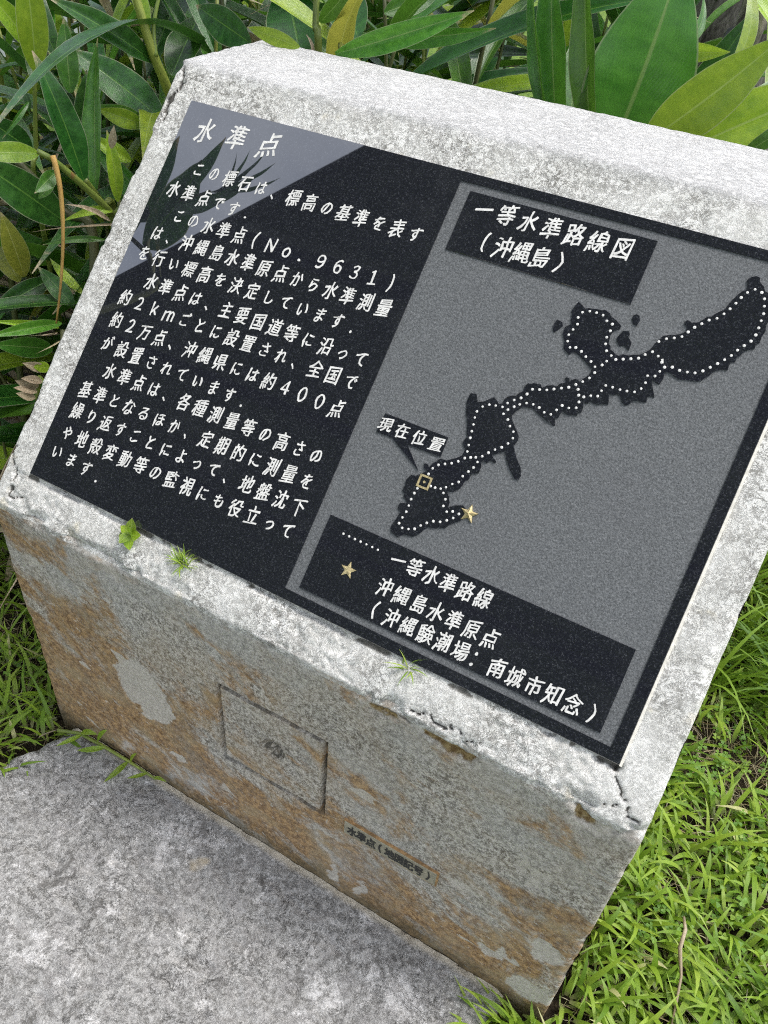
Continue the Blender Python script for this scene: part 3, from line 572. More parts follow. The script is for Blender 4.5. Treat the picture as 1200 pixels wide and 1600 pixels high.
# slope frame: local x along the width, y up the slope, z out of the face
SLOPE = Matrix.Translation((0, 0, H)) @ Matrix.Rotation(TH, 4, 'X')
def prism(polys, h0, h1, bev=0.0):
    """extruded outline(s) between heights h0 and h1, top edge bevelled inwards a little"""
    bm = bmesh.new()
    for poly in polys:
        n = len(poly)
        area = sum(poly[i][0]*poly[(i+1) % n][1]-poly[(i+1) % n][0]*poly[i][1] for i in range(n))
        if area < 0: poly = poly[::-1]
        b = [bm.verts.new((x, y, h0)) for x, y in poly]
        m = [bm.verts.new((x, y, h1-bev)) for x, y in poly]
        t = m
        for i in range(n): bm.faces.new((b[i], b[(i+1) % n], m[(i+1) % n], m[i]))
        if bev:
            ins = []
            for i in range(n):
                p, c, q = Vector(poly[i-1]), Vector(poly[i]), Vector(poly[(i+1) % n])
                d = ((c-p).normalized()+(q-c).normalized())
                d = d.normalized() if d.length > .3 else (q-c).normalized()
                nn = Vector((-d.y, d.x)); ins.append(c+nn*bev)
            t = [bm.verts.new((v.x, v.y, h1)) for v in ins]
            for i in range(n): bm.faces.new((m[i], m[(i+1) % n], t[(i+1) % n], t[i]))
        if n > 4:                          # long outlines: tessellate by hand
            for tri in tessellate_polygon([[Vector((v.co.x, v.co.y, 0)) for v in t]]):
                try: bm.faces.new([t[k] for k in tri])
                except ValueError: pass
        else: bm.faces.new(t)
    bmesh.ops.recalc_face_normals(bm, faces=bm.faces)
    bmesh.ops.triangulate(bm, faces=[f for f in bm.faces if len(f.verts) > 4], ngon_method='EAR_CLIP')
    return bm
def rect(x0, y0, x1, y1): return [(x0, y0), (x1, y0), (x1, y1), (x0, y1)]
PT = .0022      # polished surface height over the stone
FT = .0004      # sandblasted field height

GLYPH = {}
def glyph(ch, bold):
    k = (ch, bold)
    if k not in GLYPH:
        cu = bpy.data.curves.new('glyph', 'FONT'); cu.body = ch; cu.size = 1; cu.offset = bold; cu.resolution_u = 3
        o = bpy.data.objects.new('glyph', cu); COL.objects.link(o)
        dg = bpy.context.evaluated_depsgraph_get(); ev = o.evaluated_get(dg); m = ev.to_mesh()
        V = np.array([v.co[:2] for v in m.vertices]); F = [tuple(p.vertices) for p in m.polygons]
        ev.to_mesh_clear(); bpy.data.objects.remove(o); bpy.data.curves.remove(cu)
        GLYPH[k] = (V, F)
    return GLYPH[k]
def text_mesh(name, s, p0, p1, n, wx, hy, h, mat, parent, bold=.016, rise=.17, seed=0):
    VV, FF = [], []
    dx, dy = (p1[0]-p0[0])/n, (p1[1]-p0[1])/n
    for i, ch in enumerate(s):
        if ch == '\u3000': continue
        V, F = glyph(ch, 0.0)
        q = V-np.array([.5 if ch not in '（）' else (V[:, 0].min()+V[:, 0].max())/2, .37])
        r = random.Random(seed*100+i)
        kana = ch in 'このはですをいしてっとにごがさられよもやかるほま、．り'
        sc = .86 if kana else 1.0
        x, y = q[:, 0]*sc, q[:, 1]*sc
        # brush-like hand: rows rise to the right, strokes sway a little
        P3 = np.stack([q[:, 0]*1.0+i*3.1, q[:, 1]+seed, np.zeros(len(q))], 1)
        x = x+(vnoise(P3, 3.2, 5)-.5)*.10+.05*y; y = y+rise*x+(vnoise(P3, 3.2, 6)-.5)*.10-.10*x*x
        x = x+(vnoise(P3, 13, 7)-.5)*.028; y = y+(vnoise(P3, 13, 8)-.5)*.028
        a = r.uniform(-.03, .03); x, y = x*math.cos(a)-y*math.sin(a), x*math.sin(a)+y*math.cos(a)
        cx, cy = p0[0]+dx*i, p0[1]+dy*i
        for q_, (sx, sy) in enumerate(((0, 0), (1, -.35), (-1, .35), (.2, .35), (-.2, -.35))):      # a broad slanted nib
            b = len(VV)
            VV += [(cx+(xx+sx*bold)*wx, cy+(yy+sy*bold)*hy, h+q_*.00003) for xx, yy in zip(x, y)]
            FF += [tuple(b+k for k in f) for f in F]
    return mesh_obj(name, VV, FF, mat, parent)

def star_bm(cx, cy, r, h0, h1, rot=0):
    bm = bmesh.new(); c = bm.verts.new((cx, cy, h1)); o = []; b = []
    for k in range(10):
        a = math.radians(90+rot+36*k); rr = r if k % 2 == 0 else r*.42
        o.append(bm.verts.new((cx+rr*math.cos(a), cy+rr*math.sin(a), h0+(h1-h0)*.35))); b.append(bm.verts.new((cx+rr*math.cos(a), cy+rr*math.sin(a), h0)))
    for k in range(10):
        bm.faces.new((c, o[k], o[(k+1) % 10])); bm.faces.new((o[k], b[k], b[(k+1) % 10], o[(k+1) % 10]))
    return bm
def dots_mesh(name, pts, r, h, parent):
    VV, FF = [], []
    for (x, y) in pts:
        rr = r*random.uniform(.88, 1.12); b = len(VV)
        VV += [(x+rr*math.cos(a*math.pi/5), y+rr*math.sin(a*math.pi/5), h) for a in range(10)]+[(x, y, h+.0005)]
        FF += [(b+k, b+(k+1) % 10, b+10) for k in range(10)]
    o = mesh_obj(name, VV, FF, M['paint'], parent); o['kind'] = 'stuff'; return o

def build_plaque():
    fx0, fx1, fy0, fy1 = .4962, .9324, .0735, .6435
    polys = [rect(PU0, PV0, fx0, PV1), rect(fx0, PV0, fx1, fy0), rect(fx0, fy1, fx1, PV1), rect(fx1, PV0, PU1, PV1)]
    # polished frame as one piece with an opening
    bm = bmesh.new()
    def loop(x0, y0, x1, y1, h): return [bm.verts.new((x, y, h)) for x, y in rect(x0, y0, x1, y1)]
    ot, it = loop(PU0+.0005, PV0+.0005, PU1-.0005, PV1-.0005, PT), loop(fx0, fy0, fx1, fy1, PT)
    om, ob = loop(PU0, PV0, PU1, PV1, PT-.0006), loop(PU0, PV0, PU1, PV1, -.012)
    ib = loop(fx0, fy0, fx1, fy1, -.004)
    for i in range(4):
        j = (i+1) % 4
        bm.faces.new((ot[i], ot[j], it[j], it[i])); bm.faces.new((om[i], om[j], ot[j], ot[i]))
        bm.faces.new((ob[i], ob[j], om[j], om[i])); bm.faces.new((it[i], it[j], ib[j], ib[i]))
    bm.faces.new(list(reversed(ob)))
    pl = bm_obj('plaque', bm, M['polish'], MON)
    pl.matrix_parent_inverse = Matrix.Identity(4)
    pl.matrix_basis = SLOPE
    pl['label'] = 'black polished granite plaque with white engraved writing and a relief map'
    bm = prism([rect(fx0-.0008, fy0-.0008, fx1+.0008, fy1+.0008)], -.006, FT); fo = bm_obj('map_field', bm, M['blasted'], pl)
    fo['label'] = 'rough grey sandblasted map ground'
    o = bm_obj('title_panel', prism([rect(.514, .5524, .759, .6332)], -.001, PT, .0004), M['polish'], pl)
    o['label'] = 'black panel with the heading of the map'
    o = bm_obj('legend_panel', prism([rect(.5142, .0823, .9162, .1833)], -.001, PT, .0004), M['polish'], pl)
    o['label'] = 'black panel with the key of the map'
    bm_obj('callout', prism([CALLOUT], -.001, PT), M['polish'], pl)
    o = bm_obj('island_relief', prism([ISLAND], -.001, PT), M['polish'], pl); o['label'] = 'long black island in low relief'
    for s in ISLETS: bm_obj('islet', prism([s], -.001, PT-.0003), M['polish'], pl)
    dd = []
    for p in DOTS:
        if all(math.hypot(p[0]-q[0], p[1]-q[1]) > .0022 for q in dd): dd.append(p)
    dots_mesh('route_dots', dd, .00165, PT+.0003, pl)
    dots_mesh('route_dots', LEGEND_DOTS, .0015, PT+.0003, pl)
    # the short white stroke north of the isthmus
    bm_obj('white_fleck', prism([[(.8163, .5010), (.8185, .5022), (.8205, .4975), (.8190, .4962)]], PT-.0002, PT+.0003), M['paint'], pl)
    for (x, y), r, hh, lab in ((STARS[0], .0120, .004, 'gold star on the coast of the map'), (STARS[1], .0112, .0014, 'pale gold star in the key')):
        o = bm_obj('star', star_bm(x, y, r, PT-.0002 if hh < .002 else FT-.0005, PT+hh, 3), M['gold'], pl); o['label'] = lab
    bm = bmesh.new(); mx, my, r1, r2 = .6122, .2666, .0083, .0058
    mb = prism([rect(mx-r1, my-r1, mx-r2, my+r1), rect(mx+r2, my-r1, mx+r1, my+r1), rect(mx-r2, my-r1, mx+r2, my-r2), rect(mx-r2, my+r2, mx+r2, my+r1),
                [(mx+.0017*math.cos(a), my+.0017*math.sin(a)) for a in np.linspace(0, 2*math.pi, 9)[:-1]]], PT-.0002, PT+.0009)
    bm.free()
    o = bm_obj('position_marker', mb, M['gold'], pl); o['label'] = 'gold square with a dot'
    for i, (s, a, b, n, k) in enumerate(LINES):
        wx, hy, bo = {'t': (.0330, .0395, .020), 'b': (.0206, .0262, .0215), 'p': (.0242, .0297, .020), 'l': (.0205, .0252, .021), 'c': (.0190, .0195, .022)}[k]
        par = pl
        text_mesh('text_line', s, a, b, n, wx, hy, PT+.0003, M['paint'], par, bo, seed=i)
    bm_obj('mortar_joint', prism([rect(PU1+.0001, PV0-.001, PU1+.0030, PV1)], -.008, PT-.0008), M['mortar'], MON)
    mj = bpy.data.objects['mortar_joint']; mj.matrix_basis = pl.matrix_basis
    # name plate below the engraved symbol
    bx0, bx1, bz0, bz1 = .6370, .7900, .2000, .2335
    def front_box(name, x0, x1, z0, z1, y0, y1, mat, par):
        bm = bmesh.new(); bmesh.ops.create_cube(bm, size=1)
        for v in bm.verts: v.co = Vector(((x0+x1)/2+v.co.x*(x1-x0), (y0+y1)/2+v.co.y*(y1-y0), (z0+z1)/2+v.co.z*(z1-z0)))
        bmesh.ops.bevel(bm, geom=bm.edges[:], offset=.0006, segments=1, affect='EDGES')
        return bm_obj(name, bm, mat, par)
    np_ = front_box('name_plate', bx0, bx1, bz0, bz1, -.0050, .004, M['plate'], MON)
    np_['label'] = 'narrow tarnished metal strip with black lettering'
    rim = prism([rect(bx0-.001, bz0-.002, bx0+.0005, bz1+.001), rect(bx1-.0005, bz0-.002, bx1+.0025, bz1+.001), rect(bx0+.0005, bz1-.0004, bx1-.0005, bz1+.002), rect(bx0+.0005, bz0-.002, bx1-.0005, bz0+.0003)], -.002, .0042)
    rb = bm_obj('plate_rim', rim, M['rust'], np_); rb.matrix_basis = Matrix.Rotation(math.pi/2, 4, 'X')
    t = text_mesh('text_line', '水準点（地図記号）', (bx0+.0145, .2165), (bx1-.012, .2165), 8, .0165, .0255, 0, M['blackpaint'], np_, .045, rise=.0, seed=40)
    t.matrix_basis = Matrix.Translation((0, -.0056, 0)) @ Matrix.Rotation(math.pi/2, 4, 'X')
build_plaque()

# ------------------------------------------------------------------ plants
CR = np.array(CAM_ROT); CL = np.array(CAM_LOC)
def ray(px, py, dist):
    """the point of the place at that distance along the sight line of photograph pixel (px, py)"""
    d = CR.T@np.array([(px-600)/FPX, (py-800)/FPX, 1.0]); d /= np.linalg.norm(d)
    return Vector(CL+d*dist)
def to_px(P):
    q = (np.asarray(P)-CL)@CR.T
    return 600+FPX*q[..., 0]/q[..., 2], 800+FPX*q[..., 1]/q[..., 2], q[..., 2]

def leaf_mesh(name, mat, aspect=.17, bend=.25, fold=.35, wav=.02, twist=0.0, tipcurl=0.0, nl=16, seed=0, crease=.5):
    """unit-length blade along +Y, upper side +Z, built with a raised fold along the midrib"""
    r = random.Random(seed); nw = 8
    V, F, UV = [], [], []
    ph = r.uniform(0, 6); sway = r.uniform(-.05, .05)
    for i in range(nl+1):
        t = i/nl
        w = aspect*.5*((t+.02)**.80*(1.0-t)**1.05/.272)*(1.0 if t < .97 else .5)
        w = max(w, aspect*.02)
        ang = bend*t*1.0+tipcurl*max(0, t-.7)**2*8
        y = t-.10*abs(bend)*t**2; z = -bend*.5*t*t-tipcurl*max(0, t-.7)**2*1.5
        x = sway*math.sin(t*3.0)
        tw = twist*t
        for j in range(nw+1):
            s = (j/nw*2-1)
            lx = s*w*math.cos(fold*.5*abs(s)); lz = abs(s)*w*math.sin(fold)+aspect*.035*crease*math.cos(s*9.5)*math.sin(math.pi*t)+wav*w*4*math.sin(t*17+ph+s)*abs(s)*.35
            X = lx*math.cos(tw)-lz*math.sin(tw); Z = lx*math.sin(tw)+lz*math.cos(tw)
            V.append((x+X, y-Z*math.sin(ang)*0, z+Z)); UV.append(((s+1)/2, t))
    for i in range(nl):
        for j in range(nw):
            a = i*(nw+1)+j; F.append((a, a+1, a+nw+2, a+nw+1))
    me = bpy.data.meshes.new(name); me.from_pydata(V, [], F)
    ul = me.uv_layers.new(name='UVMap')
    for p in me.polygons:
        for li in p.loop_indices: ul.data[li].uv = UV[me.loops[li].vertex_index]
    me.polygons.foreach_set('use_smooth', [True]*len(me.polygons)); me.materials.append(mat)
    return me
LEAFKINDS = ('leaf_dark', 'leaf_mid', 'leaf_light', 'leaf_yellow', 'leaf_dry')
LM = {}
for kd in LEAFKINDS:
    LM[kd] = []
    for v in range(8 if kd in ('leaf_dark', 'leaf_mid') else 5):
        r = random.Random(v*13+len(kd)*7)
        dry = kd == 'leaf_dry'
        LM[kd].append(leaf_mesh('leaf', M[kd], aspect=r.uniform(.08, .118) if not dry else r.uniform(.05, .10), bend=r.uniform(.3, 1.35) if not dry else r.uniform(.4, 1.4),
            fold=r.uniform(.2, .75) if not dry else r.uniform(.6, 1.3), wav=r.uniform(.02, .10), twist=r.uniform(-.7, .7) if not dry else r.uniform(-3, 3), tipcurl=r.uniform(0, .2) if not dry else .8, seed=v))
FLAT = {kd: leaf_mesh('leaf', M[kd], aspect=.2, bend=.24, fold=.42, wav=.05, twist=.15, tipcurl=.05, seed=3) for kd in LEAFKINDS}

def add_leaf(parent, me, base, tip, width_scale, up, loc0):
    """one blade from base to tip, upper side turned towards 'up'; coordinates are the place's"""
    base, tip = Vector(base), Vector(tip); y = tip-base; L = y.length; y.normalize()
    x = y.cross(Vector(up)); x = x.normalized() if x.length > 1e-4 else Vector((1, 0, 0)); z = x.cross(y)
    m = Matrix((x, y, z)).transposed().to_4x4()
    o = bpy.data.objects.new('leaf', me); COL.objects.link(o); o.parent = parent
    o.matrix_basis = Matrix.Translation(base-Vector(loc0)) @ m @ Matrix.Diagonal((L*width_scale, L, L, 1))
    return o
def tube(name, path, radii, mat, parent, loc0, n=8, joints=True):
    V, F, UV = [], [], []
    path = [Vector(p) for p in path]; m = len(path)
    ref = Vector((.3, .9, .1))
    for i, p in enumerate(path):
        t = (path[min(i+1, m-1)]-path[max(i-1, 0)]).normalized()
        a = t.cross(ref).normalized(); b = t.cross(a)
        for k in range(n):
            an = 2*math.pi*k/n; V.append(p-Vector(loc0)+(a*math.cos(an)+b*math.sin(an))*radii[i]); UV.append((.12+.3*k/n, .1+.75*i/m))
    for i in range(m-1):
        for k in range(n): F.append((i*n+k, i*n+(k+1) % n, (i+1)*n+(k+1) % n, (i+1)*n+k))
    F.append(tuple(reversed(range(n)))); F.append(tuple((m-1)*n+k for k in range(n)))
    me = bpy.data.meshes.new(name); me.from_pydata(V, [], F); ul = me.uv_layers.new(name='UVMap')
    for p in me.polygons:
        for li in p.loop_indices: ul.data[li].uv = UV[me.loops[li].vertex_index]
    me.polygons.foreach_set('use_smooth', [True]*len(me.polygons)); me.materials.append(mat)
    o = bpy.data.objects.new(name, me); COL.objects.link(o); o.parent = parent; return o
def bez(p0, p1, p2, n=12):
    return [p0*(1-t)**2+p1*2*t*(1-t)+p2*t*t for t in [i/(n-1) for i in range(n)]]

def leaf_ok(me, base, tip, ws, up):
    """keep every blade clear of the stone"""
    base, tip = Vector(base), Vector(tip)
    for t in (0, .15, .3, .45, .6, .75, .9, 1.0):
        p = base.lerp(tip, t); L = (tip-base).length
        for dz in (0, -.12*L, .05*L):
            x, y, z = p.x, p.y, p.z+dz
            top = min(H+max(0, y)*ST/CT, H+LS*ST)+.02
            if -.05 < x < 1.05 and y < LS*CT+TD+.045 and z > -.5: return False
    return True

GRP = 'leafy ginger shoots behind and beside the stone'
def shoot(base, top, bend, nleaf, L0, kinds, label, seed, rad=.0075, stemmat='stem', start=.22, group=None, check=True, spread=1.0, name='ginger_plant'):
    r = random.Random(seed)
    root = empty(name, base); tag(root, label, 'plant', group)
    base, top = Vector(base), Vector(top)
    mid = (base+top)/2+Vector(bend)
    path = bez(base, mid, top, 14)
    tube('stem', path, [rad*(1-.55*i/13) for i in range(14)], M[stemmat], root, base)
    az = r.uniform(0, 6.28)
    for k in range(nleaf):
        t = start+(1-start)*(k+r.uniform(-.2, .2))/max(1, nleaf-1); t = min(max(t, 0), 1)
        f = t*13; i = min(12, int(f)); p = path[i].lerp(path[i+1], f-i)
        tg = (path[i+1]-path[i]).normalized()
        side = az+(math.pi if k % 2 else 0)+r.uniform(-.55, .55)
        out = Vector((math.cos(side), math.sin(side), 0))
        elev = (.95-.75*(1-t))*r.uniform(.6, 1.25)
        if k == nleaf-1: elev = 1.6
        d = (out*spread+Vector((0, 0, 1))*elev*.8+tg*.35).normalized()
        L = L0*r.uniform(.75, 1.15)*(1-.25*abs(t-.55))
        tip = p+d*L
        up = (Vector((0, 0, 1))*1.0-out*.5+Vector((r.uniform(-.3, .3), r.uniform(-.3, .3), 0)))
        if t < start+.12 and r.random() < .35: kd = 'leaf_dry'
        else: kd = r.choices([q[0] for q in kinds], [q[1] for q in kinds])[0]
        me = r.choice(LM[kd]); ws = r.uniform(.8, 1.15)
        if check and not leaf_ok(me, p, tip, ws, up):
            # turn the blade away from the stone
            okk = False
            for tr in range(6):
                side = r.uniform(0, 6.28); out = Vector((math.cos(side), math.sin(side), 0)); d = (out*.7+Vector((0, 0, 1))*r.uniform(.4, 1.2)).normalized(); tip = p+d*L*.9
                if leaf_ok(me, p, tip, ws, up): okk = True; break
            if not okk: continue
        add_leaf(root, me, p, tip, ws, up, base)
    return root
KD = [('leaf_dark', .42), ('leaf_mid', .36), ('leaf_light', .15), ('leaf_yellow', .03), ('leaf_dry', .04)]

LBL = {}
def hero(name, label, loc, stems, leaves, group=None):
    """a shoot of its own: stems = [(points, radius, material)], leaves = [(kind, base, tip, width, roll)]"""
    root = empty(name, loc); tag(root, label, 'plant', group)
    for pts, rad, mt in stems:
        P = [Vector(p) for p in pts]
        fine = []
        for i in range(len(P)-1):
            a, b, c, d = P[max(i-1, 0)], P[i], P[i+1], P[min(i+2, len(P)-1)]
            for k in range(6):
                t = k/6; fine.append(.5*((2*b)+(c-a)*t+(2*a-5*b+4*c-d)*t*t+(3*b-a-3*c+d)*t**3))
        fine.append(P[-1]); n = len(fine)
        tube('stem', fine, [rad*(1-.45*i/(n-1)) for i in range(n)], M[mt], root, loc, n=9)
    for i, (kd, b, t, w, roll) in enumerate(leaves):
        b, t = Vector(b), Vector(t); L = (t-b).length
        up = (Vector(CAM_LOC)-b).normalized(); ax = (t-b).normalized()
        up = Matrix.Rotation(math.radians(roll), 3, ax) @ up
        k2 = kd.split(':')
        me = FLAT[k2[0]] if len(k2) > 1 else LM[k2[0]][i % len(LM[k2[0]])]
        asp = .2 if len(k2) > 1 else None
        ws = w/(L*(asp or .14))
        add_leaf(root, me, b, t, ws, up, loc)
    return root
R = ray
# right of the middle, behind the top edge: the plant with the largest leaves
hero('ginger_plant', 'tall ginger shoot with the largest upright green leaves, behind the top edge of the stone', (.62, 1.02, GZ),
    [([(.62, 1.02, GZ), (.60, .98, .5), R(930, 262, 1.62)], .009, 'stem')],
    [('leaf_mid:f', R(945, 262, 1.60), R(1075, -75, 1.52), .165, 8),
     ('leaf_mid:f', R(872, 240, 1.62), R(842, -95, 1.66), .066, -30),
     ('leaf_mid:f', R(880, 245, 1.66), R(915, 30, 1.74), .070, 15),
     ('leaf_mid:f', R(925, 240, 1.56), R(892, -110, 1.54), .050, -35),
     ('leaf_mid:f', R(858, 215, 1.60), R(808, -60, 1.62), .030, -40)])
hero('ginger_plant', 'ginger shoot with broad yellow green leaves leaning right over the top edge', (1.02, .98, GZ),
    [([(1.02, .98, GZ), (.86, .95, .5), R(1010, 262, 1.50)], .009, 'stem')],
    [('leaf_light:f', R(1005, 225, 1.46), R(1235, 62, 1.40), .078, 20),
     ('leaf_light:f', R(1060, 238, 1.52), R(1330, 110, 1.50), .082, -20),
     ('leaf_light', R(1135, 120, 1.55), R(1225, -60, 1.55), .036, 30),
     ('leaf_mid', R(1130, 205, 1.65), R(1270, 90, 1.68), .05, 0),
     ('leaf_dark', R(1110, 222, 1.56), R(1215, 198, 1.55), .03, 10),
     ('leaf_mid', R(1160, 240, 1.48), R(1260, 165, 1.45), .04, 5)])
hero('ginger_plant', 'slender ginger shoot with narrow dark glossy leaves in front of the trunk', (.80, 1.3, GZ),
    [([(.80, 1.3, GZ), (.74, 1.2, .5), R(1050, 235, 1.80)], .007, 'stem_dark')],
    [('leaf_dark:f', R(1050, 210, 1.75), R(1178, 5, 1.70), .048, -20),
     ('leaf_light:f', R(1045, 80, 1.72), R(1133, 84, 1.64), .030, 10),
     ('leaf_mid', R(1065, 75, 1.85), R(1135, -20, 1.9), .04, 40),
     ('leaf_dark', R(1040, 120, 1.8), R(1110, 0, 1.9), .04, 20)])
hero('ginger_plant', 'ginger shoot with a thick reddish yellow stem rising behind the left corner of the stone', (-.16, .62, GZ),
    [([(-.16, .62, GZ), (-.14, .60, .45), R(285, 215, 1.72), R(262, 140, 1.66), R(236, 75, 1.62), R(205, -30, 1.60)], .012, 'stem'),
     ([R(243, 88, 1.62), R(240, 40, 1.62), R(252, -20, 1.62)], .0045, 'stem')],
    [('leaf_dark:f', R(240, 97, 1.64), R(92, -12, 1.50), .040, 35),
     ('leaf_light', R(232, 50, 1.62), R(180, -60, 1.6), .035, 0),
     ('leaf_dark:f', R(268, 118, 1.70), R(312, 5, 1.80), .058, -20),
     ('leaf_mid', R(250, 170, 1.75), R(300, 60, 1.9), .06, 20)])
hero('ginger_plant', 'ginger shoot with one bright yellow green upright leaf at the top left', (-.55, .62, GZ),
    [([(-.55, .62, GZ), R(62, 330, 1.72), R(56, 235, 1.66), R(54, 100, 1.60)], .0055, 'stem')],
    [('leaf_light:f', R(56, 112, 1.60), R(40, -75, 1.52), .044, 10),
     ('leaf_light:f', R(52, 75, 1.62), R(-20, -20, 1.55), .034, 25),
     ('leaf_dark', R(50, 125, 1.66), R(15, -10, 1.75), .042, -10),
     ('leaf_mid', R(64, 90, 1.66), R(88, -40, 1.72), .036, 0)])
hero('ginger_plant', 'fan of three dark folded ginger leaves with pale midribs left of the stone', (-.28, .45, GZ),
    [([(-.28, .45, GZ), (-.22, .45, .35), R(178, 350, 1.62), R(160, 318, 1.58), R(132, 280, 1.55)], .009, 'stem')],
    [('leaf_dark:f', R(132, 285, 1.55), R(66, 78, 1.48), .048, 35),
     ('leaf_dark:f', R(140, 280, 1.58), R(122, 100, 1.60), .050, -35),
     ('leaf_mid:f', R(150, 300, 1.57), R(137, 50, 1.56), .034, -30),
     ('leaf_mid:f', R(110, 145, 1.62), R(98, 28, 1.60), .034, -5),
     ('leaf_dark', R(90, 90, 1.66), R(70, -25, 1.66), .04, 10),
     ('leaf_mid', R(60, 310, 1.50), R(90, 268, 1.49), .022, 10)])
hero('ginger_plant', 'ginger shoot with the broad dark leaf slanting behind the upper left edge', (-.30, .78, GZ),
    [([(-.30, .78, GZ), (-.26, .7, .4), R(255, 220, 1.85)], .008, 'stem_dark')],
    [('leaf_dark:f', R(258, 192, 1.74), R(112, 66, 1.70), .068, 28),
     ('leaf_mid:f', R(228, 196, 1.66), R(148, 165, 1.62), .034, 5),
     ('leaf_light:f', R(205, 252, 1.60), R(140, 212, 1.58), .026, 10)])
hero('ginger_plant', 'leaning ginger stem with a bright green leaf pointing left at mid height', (-.10, .22, GZ),
    [([(-.07, .40, GZ), R(215, 390, 1.66), R(174, 334, 1.55), R(132, 292, 1.50), R(85, 252, 1.45), R(58, 236, 1.44)], .0075, 'stem')],
    [('leaf_light:f', R(60, 240, 1.44), R(-45, 236, 1.38), .028, 10),
     ('leaf_mid:f', R(88, 268, 1.46), R(58, 300, 1.42), .022, -10)])
hero('ginger_plant', 'thick olive ginger stem with a large dark leaf at the left picture edge', (-.16, .20, GZ),
    [([(-.16, .26, GZ), (-.14, .24, .25), R(148, 400, 1.60), R(100, 330, 1.62), R(25, 250, 1.62)], .0115, 'stem_dark')],
    [('leaf_dark:f', R(102, 348, 1.60), R(-50, 238, 1.50), .062, 10),
     ('leaf_dark:f', R(50, 236, 1.70), R(-30, 180, 1.66), .045, 0),
     ('leaf_dark', R(45, 175, 1.70), R(28, 135, 1.68), .02, 0),
     ('leaf_mid', R(45, 160, 1.65), R(12, 205, 1.60), .012, 0)])
hero('ginger_plant', 'cut ginger shoot with narrow folded leaves and bleached tips beside the left edge', (-.09, .16, GZ),
    [([(-.09, .18, GZ), (-.08, .17, .3), R(98, 515, 1.56)], .007, 'stem_dark')],
    [('leaf_mid:f', R(96, 505, 1.55), R(-12, 522, 1.46), .020, 10),
     ('leaf_light:f', R(92, 512, 1.56), R(-8, 500, 1.48), .012, 10),
     ('leaf_mid:f', R(82, 545, 1.58), R(-5, 540, 1.50), .034, -5),
     ('leaf_dry', R(90, 520, 1.54), R(62, 523, 1.50), .008, 0),
     ('leaf_dry', R(94, 532, 1.53), R(70, 545, 1.5), .008, 0)])
hero('ginger_plant', 'low ginger shoot with yellowing leaves at the left picture edge', (-.42, .32, GZ),
    [([(-.42, .32, GZ), R(22, 480, 1.85), R(10, 400, 1.75)], .008, 'stem_dark')],
    [('leaf_yellow:f', R(38, 432, 1.68), R(5, 335, 1.62), .040, 10),
     ('leaf_dark:f', R(78, 436, 1.64), R(-20, 492, 1.60), .036, 0),
     ('leaf_yellow:f', R(30, 440, 1.7), R(-20, 350, 1.68), .04, -15),
     ('leaf_mid:f', R(115, 478, 1.60), R(58, 415, 1.60), .030, 0),
     ('leaf_light', R(130, 460, 1.60), R(85, 390, 1.6), .024, 20)])
hero('ginger_plant', 'trimmed ginger stub with curled cream coloured cut leaves low beside the left edge', (-.05, .10, GZ),
    [([(-.06, .12, GZ), R(62, 640, 1.62), R(72, 600, 1.54)], .007, 'stem')],
    [('leaf_dry:f', R(72, 578, 1.52), R(38, 568, 1.49), .016, 0),
     ('leaf_dry:f', R(66, 596, 1.52), R(36, 590, 1.49), .014, 20),
     ('leaf_dry:f', R(60, 604, 1.52), R(26, 597, 1.49), .018, -20),
     ('leaf_dry:f', R(58, 612, 1.52), R(24, 604, 1.49), .014, 30),
     ('leaf_dry:f', R(55, 622, 1.52), R(28, 615, 1.49), .014, 0),
     ('leaf_light:f', R(78, 575, 1.52), R(52, 572, 1.5), .018, 0)])
hero('ginger_plant', 'small ginger stubs with brown folded tips close to the upper left edge', (-.08, .36, GZ),
    [([(-.08, .36, GZ), (-.07, .34, .4), R(186, 312, 1.60)], .006, 'stem_dark')],
    [('leaf_light:f', R(184, 315, 1.56), R(172, 205, 1.52), .024, 20),
     ('leaf_dry:f', R(174, 232, 1.52), R(178, 198, 1.50), .012, 0),
     ('leaf_light:f', R(225, 195, 1.62), R(152, 172, 1.60), .030, -10),
     ('leaf_light:f', R(205, 252, 1.58), R(145, 215, 1.56), .018, 10),
     ('leaf_dry', R(205, 350, 1.52), R(66, 345, 1.46), .012, 10),
     ('leaf_mid', R(165, 375, 1.53), R(80, 375, 1.48), .018, 10),
     ('leaf_dry', R(172, 345, 1.53), R(118, 322, 1.47), .016, 10),
     ('leaf_light', R(176, 330, 1.54), R(125, 335, 1.48), .02, 10)])
o = tube('dry_cane', bez(R(82, 243, 1.43), R(112, 330, 1.44), R(88, 505, 1.52), 16), [.0045-.0002*i for i in range(16)], M['cane_dry'], None, (0, 0, 0), n=6)
tag(o, 'bent orange brown dry stalk hanging left of the stone', 'dry stalk')
hero('ginger_plant', 'ginger stem with a torn brown sheath directly behind the top left of the stone', (-.02, .86, GZ),
    [([(-.02, .88, GZ), (.0, .86, .6), R(497, 90, 1.62), R(493, 40, 1.62), R(497, -40, 1.62)], .0085, 'stem')],
    [('leaf_mid:f', R(500, 35, 1.62), R(560, -30, 1.55), .030, 20),
     ('leaf_dry', R(490, 84, 1.60), R(478, 55, 1.59), .010, 0),
     ('leaf_light:f', R(468, 74, 1.52), R(380, 40, 1.55), .023, 0),
     ('leaf_dark:f', R(392, 68, 1.60), R(296, 5, 1.66), .052, -10),
     ('leaf_dark:f', R(470, 90, 1.8), R(440, -40, 1.9), .10, 0)])
